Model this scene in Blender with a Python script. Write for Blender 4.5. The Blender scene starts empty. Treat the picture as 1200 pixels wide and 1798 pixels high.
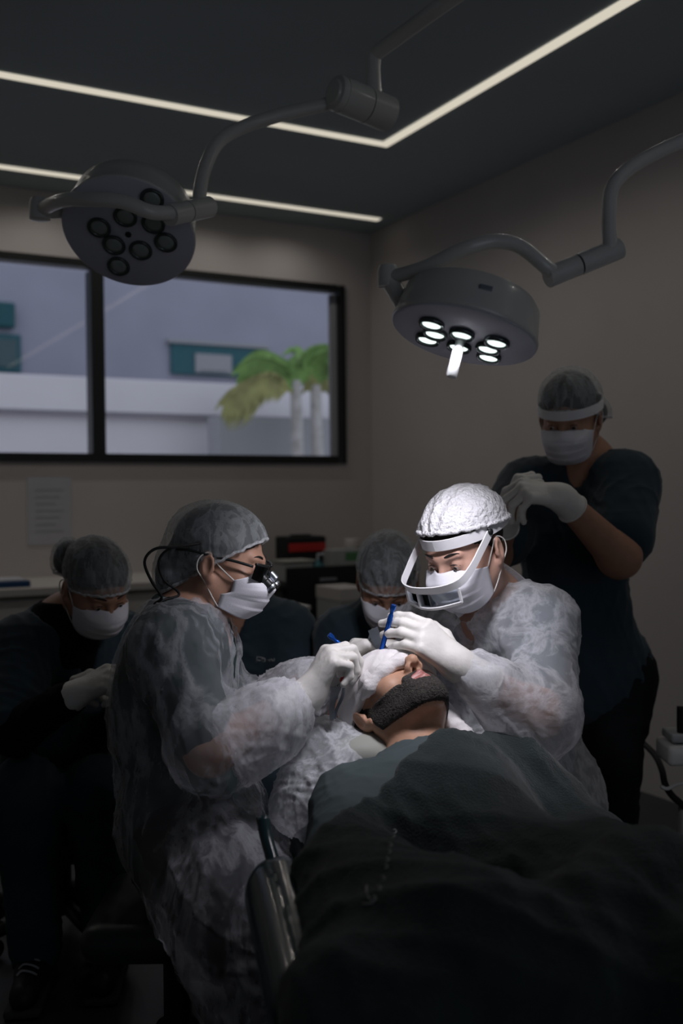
import bpy, math, random
import numpy as np
from mathutils import Vector, Matrix, Euler
from mathutils.bvhtree import BVHTree

random.seed(3)
rng = np.random.RandomState(11)
S = bpy.context.scene
COL = S.collection
rad = math.radians

# ------------------------------------------------------------------ camera
FPX, CX, CY = 1790.0, 600.0, 899.0
CAMZ = 1.245
CR = (Matrix.Rotation(rad(90 - 1.0), 3, 'X') @ Matrix.Rotation(rad(-0.58), 3, 'Z'))
CAMP = Vector((0, 0, CAMZ))


def P(px, py, d):
    """world point seen at pixel (px, py), d metres in front of the camera"""
    v = CR @ Vector(((px - CX) / FPX * d, -(py - CY) / FPX * d, -d))
    return np.array(CAMP + v)


def A3(*v):
    return np.array(v[0] if len(v) == 1 else v, dtype=float)


def nrm(v):
    v = A3(v)
    return v / np.linalg.norm(v)


# ------------------------------------------------------------------ tagging
def tag(o, label, cat, group=None, kind=None):
    o['label'] = label
    o['category'] = cat
    if group:
        o['group'] = group
    if kind:
        o['kind'] = kind
    return o


def empty(name, loc, label, cat, group=None):
    o = bpy.data.objects.new(name, None)
    COL.objects.link(o)
    o.empty_display_size = 0.05
    o.location = Vector(loc)
    o['org'] = [float(c) for c in loc]
    return tag(o, label, cat, group)


def link(name, me, mat, parent=None, smooth=True, origin=None):
    """link a mesh built in world coordinates as one object, under parent or on its own origin"""
    o = bpy.data.objects.new(name, me)
    COL.objects.link(o)
    if mat is not None:
        for m in (mat if isinstance(mat, (list, tuple)) else [mat]):
            me.materials.append(m)
    if parent is not None:
        org = A3(list(parent['org']))
        o.parent = parent
    else:
        n = len(me.vertices)
        co = np.empty(n * 3, np.float32)
        me.vertices.foreach_get('co', co)
        co = co.reshape(-1, 3)
        org = A3(origin) if origin is not None else A3((co[:, 0].min() + co[:, 0].max()) / 2, (co[:, 1].min() + co[:, 1].max()) / 2, co[:, 2].min())
        o.location = Vector(org)
    o['org'] = [float(c) for c in org]
    me.transform(Matrix.Translation(-Vector(org)))
    if smooth:
        me.polygons.foreach_set('use_smooth', np.ones(len(me.polygons), bool))
    return o


# ------------------------------------------------------------------ plain mesh builder
class MB:
    def __init__(s):
        s.v = []
        s.f = []

    def add(s, vs, fs):
        o = len(s.v)
        s.v += [tuple(float(c) for c in v) for v in vs]
        s.f += [tuple(i + o for i in f) for f in fs]
        return s

    def box(s, c, half, ax=None, bev=0.0):
        """box with chamfered edges; ax = three axis vectors"""
        c = A3(c)
        ax = np.eye(3) if ax is None else np.array([A3(a) for a in ax])
        if bev <= 0:
            vs = [c + ax[0] * half[0] * i + ax[1] * half[1] * j + ax[2] * half[2] * k for i in (-1, 1) for j in (-1, 1) for k in (-1, 1)]
            return s.add(vs, [(0, 1, 3, 2), (4, 6, 7, 5), (0, 4, 5, 1), (2, 3, 7, 6), (0, 2, 6, 4), (1, 5, 7, 3)])
        import bmesh
        bm = bmesh.new()
        bmesh.ops.create_cube(bm, size=2)
        for v in bm.verts:
            v.co = Vector((v.co.x * half[0], v.co.y * half[1], v.co.z * half[2]))
        bmesh.ops.bevel(bm, geom=bm.edges[:] + bm.verts[:], offset=bev, segments=3, affect='EDGES', profile=0.5)
        bm.verts.index_update()
        vs = [c + ax[0] * v.co.x + ax[1] * v.co.y + ax[2] * v.co.z for v in bm.verts]
        fs = [[v.index for v in f.verts] for f in bm.faces]
        bm.free()
        return s.add(vs, fs)

    def tube(s, pts, r, n=12, cap=True, flat=None):
        """tube along points; r scalar or list; flat=(axis, factor) squashes the section"""
        pts = [A3(p) for p in pts]
        m = len(pts)
        rs = r if isinstance(r, (list, tuple, np.ndarray)) else [r] * m
        vs = []
        t0 = nrm(pts[1] - pts[0])
        ref = A3(0, 0, 1) if abs(t0[2]) < 0.9 else A3(1, 0, 0)
        u = nrm(np.cross(t0, ref))
        for i in range(m):
            t = nrm(pts[min(i + 1, m - 1)] - pts[max(i - 1, 0)])
            u = nrm(u - t * np.dot(u, t))
            w = np.cross(t, u)
            for k in range(n):
                a = 2 * math.pi * k / n
                vs.append(pts[i] + (u * math.cos(a) + w * math.sin(a)) * rs[i])
        fs = []
        for i in range(m - 1):
            for k in range(n):
                fs.append((i * n + k, i * n + (k + 1) % n, (i + 1) * n + (k + 1) % n, (i + 1) * n + k))
        if cap:
            fs.append(tuple(range(n))[::-1])
            fs.append(tuple((m - 1) * n + k for k in range(n)))
        return s.add(vs, fs)

    def ribbon(s, pts, nor, w, th):
        """flat band along points: width along nor[i], thickness th"""
        pts = [A3(p) for p in pts]
        m = len(pts)
        vs = []
        for i in range(m):
            t = nrm(pts[min(i + 1, m - 1)] - pts[max(i - 1, 0)])
            a = nrm(A3(nor[i]) - t * np.dot(nor[i], t))
            b = np.cross(t, a)
            ww = w[i] if isinstance(w, (list, tuple)) else w
            for (p, q) in ((-1, -1), (1, -1), (1, 1), (-1, 1)):
                vs.append(pts[i] + a * p * ww / 2 + b * q * th / 2)
        fs = []
        for i in range(m - 1):
            for k in range(4):
                fs.append((i * 4 + k, i * 4 + (k + 1) % 4, (i + 1) * 4 + (k + 1) % 4, (i + 1) * 4 + k))
        fs += [(3, 2, 1, 0), tuple((m - 1) * 4 + k for k in range(4))]
        return s.add(vs, fs)

    def lathe(s, c, axis, prof, n=48, ref=None, cap=True):
        """surface of revolution: prof = [(radius, height)...] along axis from c"""
        c = A3(c)
        z = nrm(axis)
        x = nrm(np.cross(A3(0, 1, 0) if abs(z[1]) < 0.9 else A3(1, 0, 0), z)) if ref is None else nrm(ref)
        y = np.cross(z, x)
        vs = []
        for (r, h) in prof:
            for k in range(n):
                a = 2 * math.pi * k / n
                vs.append(c + z * h + (x * math.cos(a) + y * math.sin(a)) * r)
        fs = []
        for i in range(len(prof) - 1):
            for k in range(n):
                fs.append((i * n + k, i * n + (k + 1) % n, (i + 1) * n + (k + 1) % n, (i + 1) * n + k))
        if cap:
            if prof[0][0] > 1e-6:
                fs.append(tuple(range(n))[::-1])
            if prof[-1][0] > 1e-6:
                fs.append(tuple((len(prof) - 1) * n + k for k in range(n)))
        return s.add(vs, fs)

    def mesh(s, name):
        me = bpy.data.meshes.new(name)
        me.from_pydata(s.v, [], s.f)
        me.validate()
        import bmesh
        bm = bmesh.new()
        bm.from_mesh(me)
        bmesh.ops.remove_doubles(bm, verts=bm.verts, dist=1e-6)
        bmesh.ops.recalc_face_normals(bm, faces=bm.faces)
        bm.to_mesh(me)
        bm.free()
        return me

    def build(s, name, mat, parent=None, smooth=False, origin=None, auto=None):
        o = link(name, s.mesh(name), mat, parent, smooth, origin)
        if auto:
            me = o.data
            me.polygons.foreach_set('use_smooth', np.ones(len(me.polygons), bool))
            import bmesh
            bm = bmesh.new()
            bm.from_mesh(me)
            for e in bm.edges:
                if len(e.link_faces) == 2 and e.calc_face_angle(0) > rad(auto):
                    e.smooth = False
            bm.to_mesh(me)
            bm.free()
        return o


def curve(pts, n=24):
    """Catmull-Rom through points"""
    pts = [A3(p) for p in pts]
    q = [2 * pts[0] - pts[1]] + pts + [2 * pts[-1] - pts[-2]]
    out = []
    m = len(pts) - 1
    for i in range(m):
        k = max(2, n // m)
        for j in range(k):
            t = j / k
            p0, p1, p2, p3 = q[i:i + 4]
            out.append(0.5 * ((2 * p1) + (-p0 + p2) * t + (2 * p0 - 5 * p1 + 4 * p2 - p3) * t * t + (-p0 + 3 * p1 - 3 * p2 + p3) * t ** 3))
    out.append(pts[-1])
    return out


# ------------------------------------------------------------------ sculpting: blended volumes turned into one skin
def rc(a, b, r1, r2=None, k=0.02, m='+'):
    return dict(t='rc', a=A3(a), b=A3(b), r1=r1, r2=r1 if r2 is None else r2, k=k, m=m)


def el(c, r, fr=None, k=0.02, m='+'):
    r = A3(r, r, r) if np.isscalar(r) else A3(r)
    return dict(t='el', c=A3(c), r=r, fr=np.eye(3) if fr is None else np.array(fr), k=k, m=m)


def bx(c, half, fr=None, r=0.02, k=0.02, m='+'):
    return dict(t='bx', c=A3(c), h=A3(half), fr=np.eye(3) if fr is None else np.array(fr), r=r, k=k, m=m)


def tor(c, fr, R, r, k=0.01, m='+', sx=1.0, sy=1.0):
    return dict(t='tor', c=A3(c), fr=np.array(fr), R=R, r=r, k=k, m=m, sx=sx, sy=sy)


def cut(c, n, k=0.004):
    """keep the side opposite to n"""
    return dict(t='cut', c=A3(c), n=nrm(n), k=k, m='&')


def grow(ps, d, k=None):
    out = []
    for p in ps:
        if p['m'] != '+':
            continue
        q = dict(p)
        if q['t'] == 'rc':
            q['r1'] = q['r1'] + d
            q['r2'] = q['r2'] + d
        elif q['t'] == 'el':
            q['r'] = q['r'] + d
        elif q['t'] == 'bx':
            q['h'] = q['h'] + d
        elif q['t'] == 'tor':
            q['r'] = q['r'] + d
        if k is not None:
            q['k'] = k
        out.append(q)
    return out


def aabb(p):
    t = p['t']
    if t == 'rc':
        r = max(p['r1'], p['r2'])
        return np.minimum(p['a'], p['b']) - r, np.maximum(p['a'], p['b']) + r
    if t == 'el':
        e = np.sqrt(((p['fr'] * p['r'][:, None]) ** 2).sum(0))
        return p['c'] - e, p['c'] + e
    if t == 'bx':
        e = (np.abs(p['fr']) * p['h'][:, None]).sum(0)
        return p['c'] - e, p['c'] + e
    if t == 'tor':
        e = p['R'] * max(p['sx'], p['sy']) + p['r']
        return p['c'] - e, p['c'] + e


def dist(p, X, Y, Z):
    t = p['t']
    if t == 'rc':
        a, b = p['a'], p['b']
        ab = b - a
        L = max(float(ab @ ab), 1e-9)
        qx, qy, qz = X - a[0], Y - a[1], Z - a[2]
        h = np.clip((qx * ab[0] + qy * ab[1] + qz * ab[2]) / L, 0, 1)
        return np.sqrt((qx - h * ab[0]) ** 2 + (qy - h * ab[1]) ** 2 + (qz - h * ab[2]) ** 2) - (p['r1'] + (p['r2'] - p['r1']) * h)
    if t == 'cut':
        c, n = p['c'], p['n']
        return (X - c[0]) * n[0] + (Y - c[1]) * n[1] + (Z - c[2]) * n[2]
    c, f = p['c'], p['fr']
    qx, qy, qz = X - c[0], Y - c[1], Z - c[2]
    lx = qx * f[0][0] + qy * f[0][1] + qz * f[0][2]
    ly = qx * f[1][0] + qy * f[1][1] + qz * f[1][2]
    lz = qx * f[2][0] + qy * f[2][1] + qz * f[2][2]
    if t == 'el':
        r = p['r']
        k0 = np.sqrt((lx / r[0]) ** 2 + (ly / r[1]) ** 2 + (lz / r[2]) ** 2)
        k1 = np.sqrt((lx / r[0] ** 2) ** 2 + (ly / r[1] ** 2) ** 2 + (lz / r[2] ** 2) ** 2)
        return k0 * (k0 - 1) / np.maximum(k1, 1e-6)
    if t == 'bx':
        h = p['h'] - p['r']
        dx, dy, dz = np.abs(lx) - h[0], np.abs(ly) - h[1], np.abs(lz) - h[2]
        return np.sqrt(np.maximum(dx, 0) ** 2 + np.maximum(dy, 0) ** 2 + np.maximum(dz, 0) ** 2) + np.minimum(np.maximum(dx, np.maximum(dy, dz)), 0) - p['r']
    if t == 'tor':
        q = np.sqrt((lx / p['sx']) ** 2 + (ly / p['sy']) ** 2) - p['R']
        return np.sqrt(q * q + lz * lz) - p['r']


def axis_pts(lo, hi, h, fine):
    if not fine:
        n = int(math.ceil((hi - lo) / h)) + 1
        return lo + np.arange(n) * h
    out = [lo]
    while out[-1] < hi:
        x = out[-1]
        st = h
        for (a, b, f) in fine:
            if a - h < x < b:
                st = min(st, f)
        out.append(x + st)
    return np.array(out)


EDGES = [(a, b) for a in range(8) for b in range(a + 1, 8) if bin(a ^ b).count('1') == 1]


def sculpt(name, prims, h=0.006, fine=None, smooth=1, disp=None, lo=None, hi=None):
    """fine = [(lo3, hi3, h)]: boxes meshed more finely. Returns a mesh in world coordinates."""
    bb = [aabb(p) for p in prims if p['m'] == '+']
    l = np.min([b[0] for b in bb], 0) - 3 * h
    u = np.max([b[1] for b in bb], 0) + 3 * h
    if lo is not None:
        l = np.maximum(l, A3(lo))
    if hi is not None:
        u = np.minimum(u, A3(hi))
    fine = fine or []
    g = [axis_pts(l[i], u[i], h, [(f[0][i], f[1][i], f[2]) for f in fine]) for i in range(3)]
    D = np.full((len(g[0]), len(g[1]), len(g[2])), 0.2, np.float32)
    for p in prims:
        k = p['k']
        if p['t'] == 'cut':
            d = dist(p, g[0][:, None, None], g[1][None, :, None], g[2][None, None, :])
            D = np.maximum(D, d).astype(np.float32)
            continue
        b = aabb(p)
        pad = max(k, 0.004) + 3 * h
        i0 = [max(0, int(np.searchsorted(g[i], b[0][i] - pad)) - 1) for i in range(3)]
        i1 = [min(len(g[i]), int(np.searchsorted(g[i], b[1][i] + pad)) + 1) for i in range(3)]
        if any(i1[i] <= i0[i] for i in range(3)):
            continue
        sl = tuple(slice(i0[i], i1[i]) for i in range(3))
        d = dist(p, g[0][sl[0]][:, None, None], g[1][sl[1]][None, :, None], g[2][sl[2]][None, None, :])
        E = D[sl]
        if p['m'] == '+':
            hh = np.maximum(k - np.abs(E - d), 0) / k
            D[sl] = np.minimum(E, d) - hh * hh * k * 0.25
        else:
            hh = np.maximum(k - np.abs(E + d), 0) / k
            D[sl] = np.maximum(E, -d) + hh * hh * k * 0.25
    # close at the borders
    for ax in range(3):
        ix = [slice(None)] * 3
        for e in (0, -1):
            ix[ax] = e
            D[tuple(ix)] = np.maximum(D[tuple(ix)], 1e-3)
    I = D < 0
    n0, n1, n2 = D.shape
    cnt = np.zeros((n0 - 1, n1 - 1, n2 - 1), np.int8)
    for c in range(8):
        a, b, e = c & 1, (c >> 1) & 1, (c >> 2) & 1
        cnt += I[a:n0 - 1 + a, b:n1 - 1 + b, e:n2 - 1 + e]
    act = np.argwhere((cnt > 0) & (cnt < 8))
    m = len(act)
    idx = np.full(cnt.shape, -1, np.int32)
    idx[act[:, 0], act[:, 1], act[:, 2]] = np.arange(m)
    acc = np.zeros((m, 3))
    num = np.zeros(m)
    for (c0, c1) in EDGES:
        o0 = np.array([c0 & 1, (c0 >> 1) & 1, (c0 >> 2) & 1])
        o1 = np.array([c1 & 1, (c1 >> 1) & 1, (c1 >> 2) & 1])
        a = act + o0
        b = act + o1
        d0 = D[a[:, 0], a[:, 1], a[:, 2]]
        d1 = D[b[:, 0], b[:, 1], b[:, 2]]
        mk = (d0 < 0) != (d1 < 0)
        t = np.where(mk, d0 / np.where(mk, d0 - d1, 1), 0)
        for i in range(3):
            acc[:, i] += np.where(mk, g[i][a[:, i]] + t * (g[i][b[:, i]] - g[i][a[:, i]]), 0)
        num += mk
    V = acc / num[:, None]
    quads = []
    # x edges
    e = np.argwhere(I[:-1, 1:-1, 1:-1] != I[1:, 1:-1, 1:-1]) + [0, 1, 1]
    q = np.stack([idx[e[:, 0], e[:, 1] - 1, e[:, 2] - 1], idx[e[:, 0], e[:, 1], e[:, 2] - 1], idx[e[:, 0], e[:, 1], e[:, 2]], idx[e[:, 0], e[:, 1] - 1, e[:, 2]]], 1)
    fl = ~I[e[:, 0], e[:, 1], e[:, 2]]
    q[fl] = q[fl][:, ::-1]
    quads.append(q)
    e = np.argwhere(I[1:-1, :-1, 1:-1] != I[1:-1, 1:, 1:-1]) + [1, 0, 1]
    q = np.stack([idx[e[:, 0] - 1, e[:, 1], e[:, 2] - 1], idx[e[:, 0] - 1, e[:, 1], e[:, 2]], idx[e[:, 0], e[:, 1], e[:, 2]], idx[e[:, 0], e[:, 1], e[:, 2] - 1]], 1)
    fl = ~I[e[:, 0], e[:, 1], e[:, 2]]
    q[fl] = q[fl][:, ::-1]
    quads.append(q)
    e = np.argwhere(I[1:-1, 1:-1, :-1] != I[1:-1, 1:-1, 1:]) + [1, 1, 0]
    q = np.stack([idx[e[:, 0] - 1, e[:, 1] - 1, e[:, 2]], idx[e[:, 0], e[:, 1] - 1, e[:, 2]], idx[e[:, 0], e[:, 1], e[:, 2]], idx[e[:, 0] - 1, e[:, 1], e[:, 2]]], 1)
    fl = ~I[e[:, 0], e[:, 1], e[:, 2]]
    q[fl] = q[fl][:, ::-1]
    quads.append(q)
    Q = np.concatenate(quads)
    for _ in range(smooth):
        V = lap(V, Q, 0.5)
    if disp is not None:
        N = vnorm(V, Q)
        V = V + N * disp(V, N)[:, None]
    return npmesh(name, V, Q)


def lap(V, Q, f):
    n = len(V)
    acc = np.zeros((n, 3))
    cn = np.zeros(n)
    for a in range(4):
        b = (a + 1) % 4
        for (p, q) in ((Q[:, a], Q[:, b]), (Q[:, b], Q[:, a])):
            cn += np.bincount(p, minlength=n)
            for i in range(3):
                acc[:, i] += np.bincount(p, V[q, i], minlength=n)
    return V * (1 - f) + acc / np.maximum(cn, 1)[:, None] * f


def vnorm(V, Q):
    fn = np.cross(V[Q[:, 2]] - V[Q[:, 0]], V[Q[:, 3]] - V[Q[:, 1]])
    N = np.zeros_like(V)
    for a in range(4):
        for i in range(3):
            N[:, i] += np.bincount(Q[:, a], fn[:, i], minlength=len(V))
    return N / np.maximum(np.linalg.norm(N, axis=1), 1e-12)[:, None]


def npmesh(name, V, Q):
    me = bpy.data.meshes.new(name)
    me.vertices.add(len(V))
    me.vertices.foreach_set('co', V.astype(np.float32).ravel())
    me.loops.add(len(Q) * 4)
    me.loops.foreach_set('vertex_index', Q.astype(np.int32).ravel())
    me.polygons.add(len(Q))
    me.polygons.foreach_set('loop_start', np.arange(0, len(Q) * 4, 4, dtype=np.int32))
    me.update(calc_edges=True)
    return me


def folds(amp, wl, seed=0, n=4, dirs=None, ridge=2.0, warp=0.5, pre=None):
    """creased cloth: ridged, warped waves of wavelength wl"""
    r = np.random.RandomState(seed)
    ks = []
    for i in range(n):
        d = nrm(r.randn(3)) if dirs is None else nrm(A3(dirs[i % len(dirs)]) + 0.25 * r.randn(3))
        ks.append((d * 2 * math.pi / (wl * r.uniform(0.7, 1.5)), r.uniform(0, 6.28), r.randn(3) * 2 * math.pi / (wl * 3.0), r.uniform(0, 6.28), r.uniform(0.6, 1.0)))

    def fn(V, N):
        out = np.zeros(len(V))
        for (k, ph, wk, wp, a) in ks:
            w = np.sin(V @ wk + wp)
            s = np.sin(V @ k + ph + warp * 3 * w)
            out += a * ((1 - np.abs(s)) ** ridge - 0.3) * (0.55 + 0.45 * np.sin(V @ (wk * 0.7) + wp * 2))
        out *= amp / math.sqrt(n)
        if pre is not None:
            out = out * pre(V)
        return out
    return fn


# ------------------------------------------------------------------ materials
def mat(name, col, rough=0.6, spec=0.5, metal=0.0, noise=None, bump=None, emit=None, sheen=0.0, trans=None, coat=0.0):
    """noise=(scale, amount): colour mottling; bump=(scale, strength, distance)"""
    m = bpy.data.materials.new(name)
    m.use_nodes = True
    nt = m.node_tree
    b = nt.nodes['Principled BSDF']
    b.inputs['Base Color'].default_value = (*col, 1)
    b.inputs['Roughness'].default_value = rough
    b.inputs['Specular IOR Level'].default_value = spec
    b.inputs['Metallic'].default_value = metal
    if sheen:
        b.inputs['Sheen Weight'].default_value = sheen
    if coat:
        b.inputs['Coat Weight'].default_value = coat
        b.inputs['Coat Roughness'].default_value = 0.08
    tc = nt.nodes.new('ShaderNodeTexCoord')
    if noise:
        n = nt.nodes.new('ShaderNodeTexNoise')
        n.inputs['Scale'].default_value = noise[0]
        n.inputs['Detail'].default_value = 5
        r = nt.nodes.new('ShaderNodeValToRGB')
        a = noise[1]
        r.color_ramp.elements[0].position = 0.3
        r.color_ramp.elements[1].position = 0.7
        r.color_ramp.elements[0].color = tuple(c * (1 - a) for c in col) + (1,)
        r.color_ramp.elements[1].color = tuple(min(1, c * (1 + a)) for c in col) + (1,)
        nt.links.new(tc.outputs['Object'], n.inputs['Vector'])
        nt.links.new(n.outputs['Fac'], r.inputs['Fac'])
        nt.links.new(r.outputs['Color'], b.inputs['Base Color'])
    if bump:
        n = nt.nodes.new('ShaderNodeTexNoise')
        n.inputs['Scale'].default_value = bump[0]
        n.inputs['Detail'].default_value = 6
        q = nt.nodes.new('ShaderNodeBump')
        q.inputs['Strength'].default_value = bump[1]
        q.inputs['Distance'].default_value = bump[2]
        nt.links.new(tc.outputs['Object'], n.inputs['Vector'])
        nt.links.new(n.outputs['Fac'], q.inputs['Height'])
        nt.links.new(q.outputs['Normal'], b.inputs['Normal'])
    if emit:
        b.inputs['Emission Color'].default_value = (*emit[0], 1)
        b.inputs['Emission Strength'].default_value = emit[1]
    return m


def sheer(name, col, a0, a1, scale=14.0, bump=(60, 0.5, 0.004), stretch=(1, 1, 1), translucent=0.3, rough=0.55):
    """thin non-woven cloth that lets what lies under it show: opacity varies with the crumples"""
    m = bpy.data.materials.new(name)
    m.use_nodes = True
    nt = m.node_tree
    nt.nodes.clear()
    N = nt.nodes.new
    out = N('ShaderNodeOutputMaterial')
    tc = N('ShaderNodeTexCoord')
    mp = N('ShaderNodeMapping')
    mp.inputs['Scale'].default_value = stretch
    nt.links.new(tc.outputs['Object'], mp.inputs['Vector'])
    no = N('ShaderNodeTexNoise')
    no.inputs['Scale'].default_value = scale
    no.inputs['Detail'].default_value = 8
    no.inputs['Roughness'].default_value = 0.62
    no.inputs['Distortion'].default_value = 0.5
    nt.links.new(mp.outputs[0], no.inputs['Vector'])
    # sharp crease lines: |n-0.5|
    s1 = N('ShaderNodeMath'); s1.operation = 'SUBTRACT'; s1.inputs[1].default_value = 0.5
    s2 = N('ShaderNodeMath'); s2.operation = 'ABSOLUTE'
    mr = N('ShaderNodeMapRange')
    mr.inputs['From Min'].default_value = 0.0
    mr.inputs['From Max'].default_value = 0.09
    mr.inputs['To Min'].default_value = a1
    mr.inputs['To Max'].default_value = a0
    nt.links.new(no.outputs['Fac'], s1.inputs[0])
    nt.links.new(s1.outputs[0], s2.inputs[0])
    nt.links.new(s2.outputs[0], mr.inputs['Value'])
    bp = N('ShaderNodeBump')
    bp.inputs['Strength'].default_value = bump[1]
    bp.inputs['Distance'].default_value = bump[2]
    bp.invert = True
    nt.links.new(s2.outputs[0], bp.inputs['Height'])
    pr = N('ShaderNodeBsdfPrincipled')
    pr.inputs['Base Color'].default_value = (*col, 1)
    pr.inputs['Roughness'].default_value = rough
    pr.inputs['Specular IOR Level'].default_value = 0.3
    nt.links.new(bp.outputs[0], pr.inputs['Normal'])
    tl = N('ShaderNodeBsdfTranslucent')
    tl.inputs['Color'].default_value = (*col, 1)
    mx = N('ShaderNodeMixShader')
    mx.inputs[0].default_value = translucent
    nt.links.new(pr.outputs[0], mx.inputs[1])
    nt.links.new(tl.outputs[0], mx.inputs[2])
    tr = N('ShaderNodeBsdfTransparent')
    m2 = N('ShaderNodeMixShader')
    nt.links.new(mr.outputs[0], m2.inputs[0])
    nt.links.new(tr.outputs[0], m2.inputs[1])
    nt.links.new(mx.outputs[0], m2.inputs[2])
    nt.links.new(m2.outputs[0], out.inputs['Surface'])
    return m


def clear(name, tint=(1, 1, 1), refl=1.45, rough=0.0):
    m = bpy.data.materials.new(name)
    m.use_nodes = True
    nt = m.node_tree
    nt.nodes.clear()
    N = nt.nodes.new
    out = N('ShaderNodeOutputMaterial')
    fr = N('ShaderNodeFresnel'); fr.inputs['IOR'].default_value = refl
    tr = N('ShaderNodeBsdfTransparent'); tr.inputs['Color'].default_value = (*tint, 1)
    gl = N('ShaderNodeBsdfGlossy'); gl.inputs['Roughness'].default_value = rough
    mx = N('ShaderNodeMixShader')
    nt.links.new(fr.outputs[0], mx.inputs[0])
    nt.links.new(tr.outputs[0], mx.inputs[1])
    nt.links.new(gl.outputs[0], mx.inputs[2])
    nt.links.new(mx.outputs[0], out.inputs['Surface'])
    return m


def glow(name, col, st):
    m = bpy.data.materials.new(name)
    m.use_nodes = True
    nt = m.node_tree
    nt.nodes.clear()
    out = nt.nodes.new('ShaderNodeOutputMaterial')
    e = nt.nodes.new('ShaderNodeEmission')
    e.inputs['Color'].default_value = (*col, 1)
    e.inputs['Strength'].default_value = st
    nt.links.new(e.outputs[0], out.inputs['Surface'])
    return m


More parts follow.
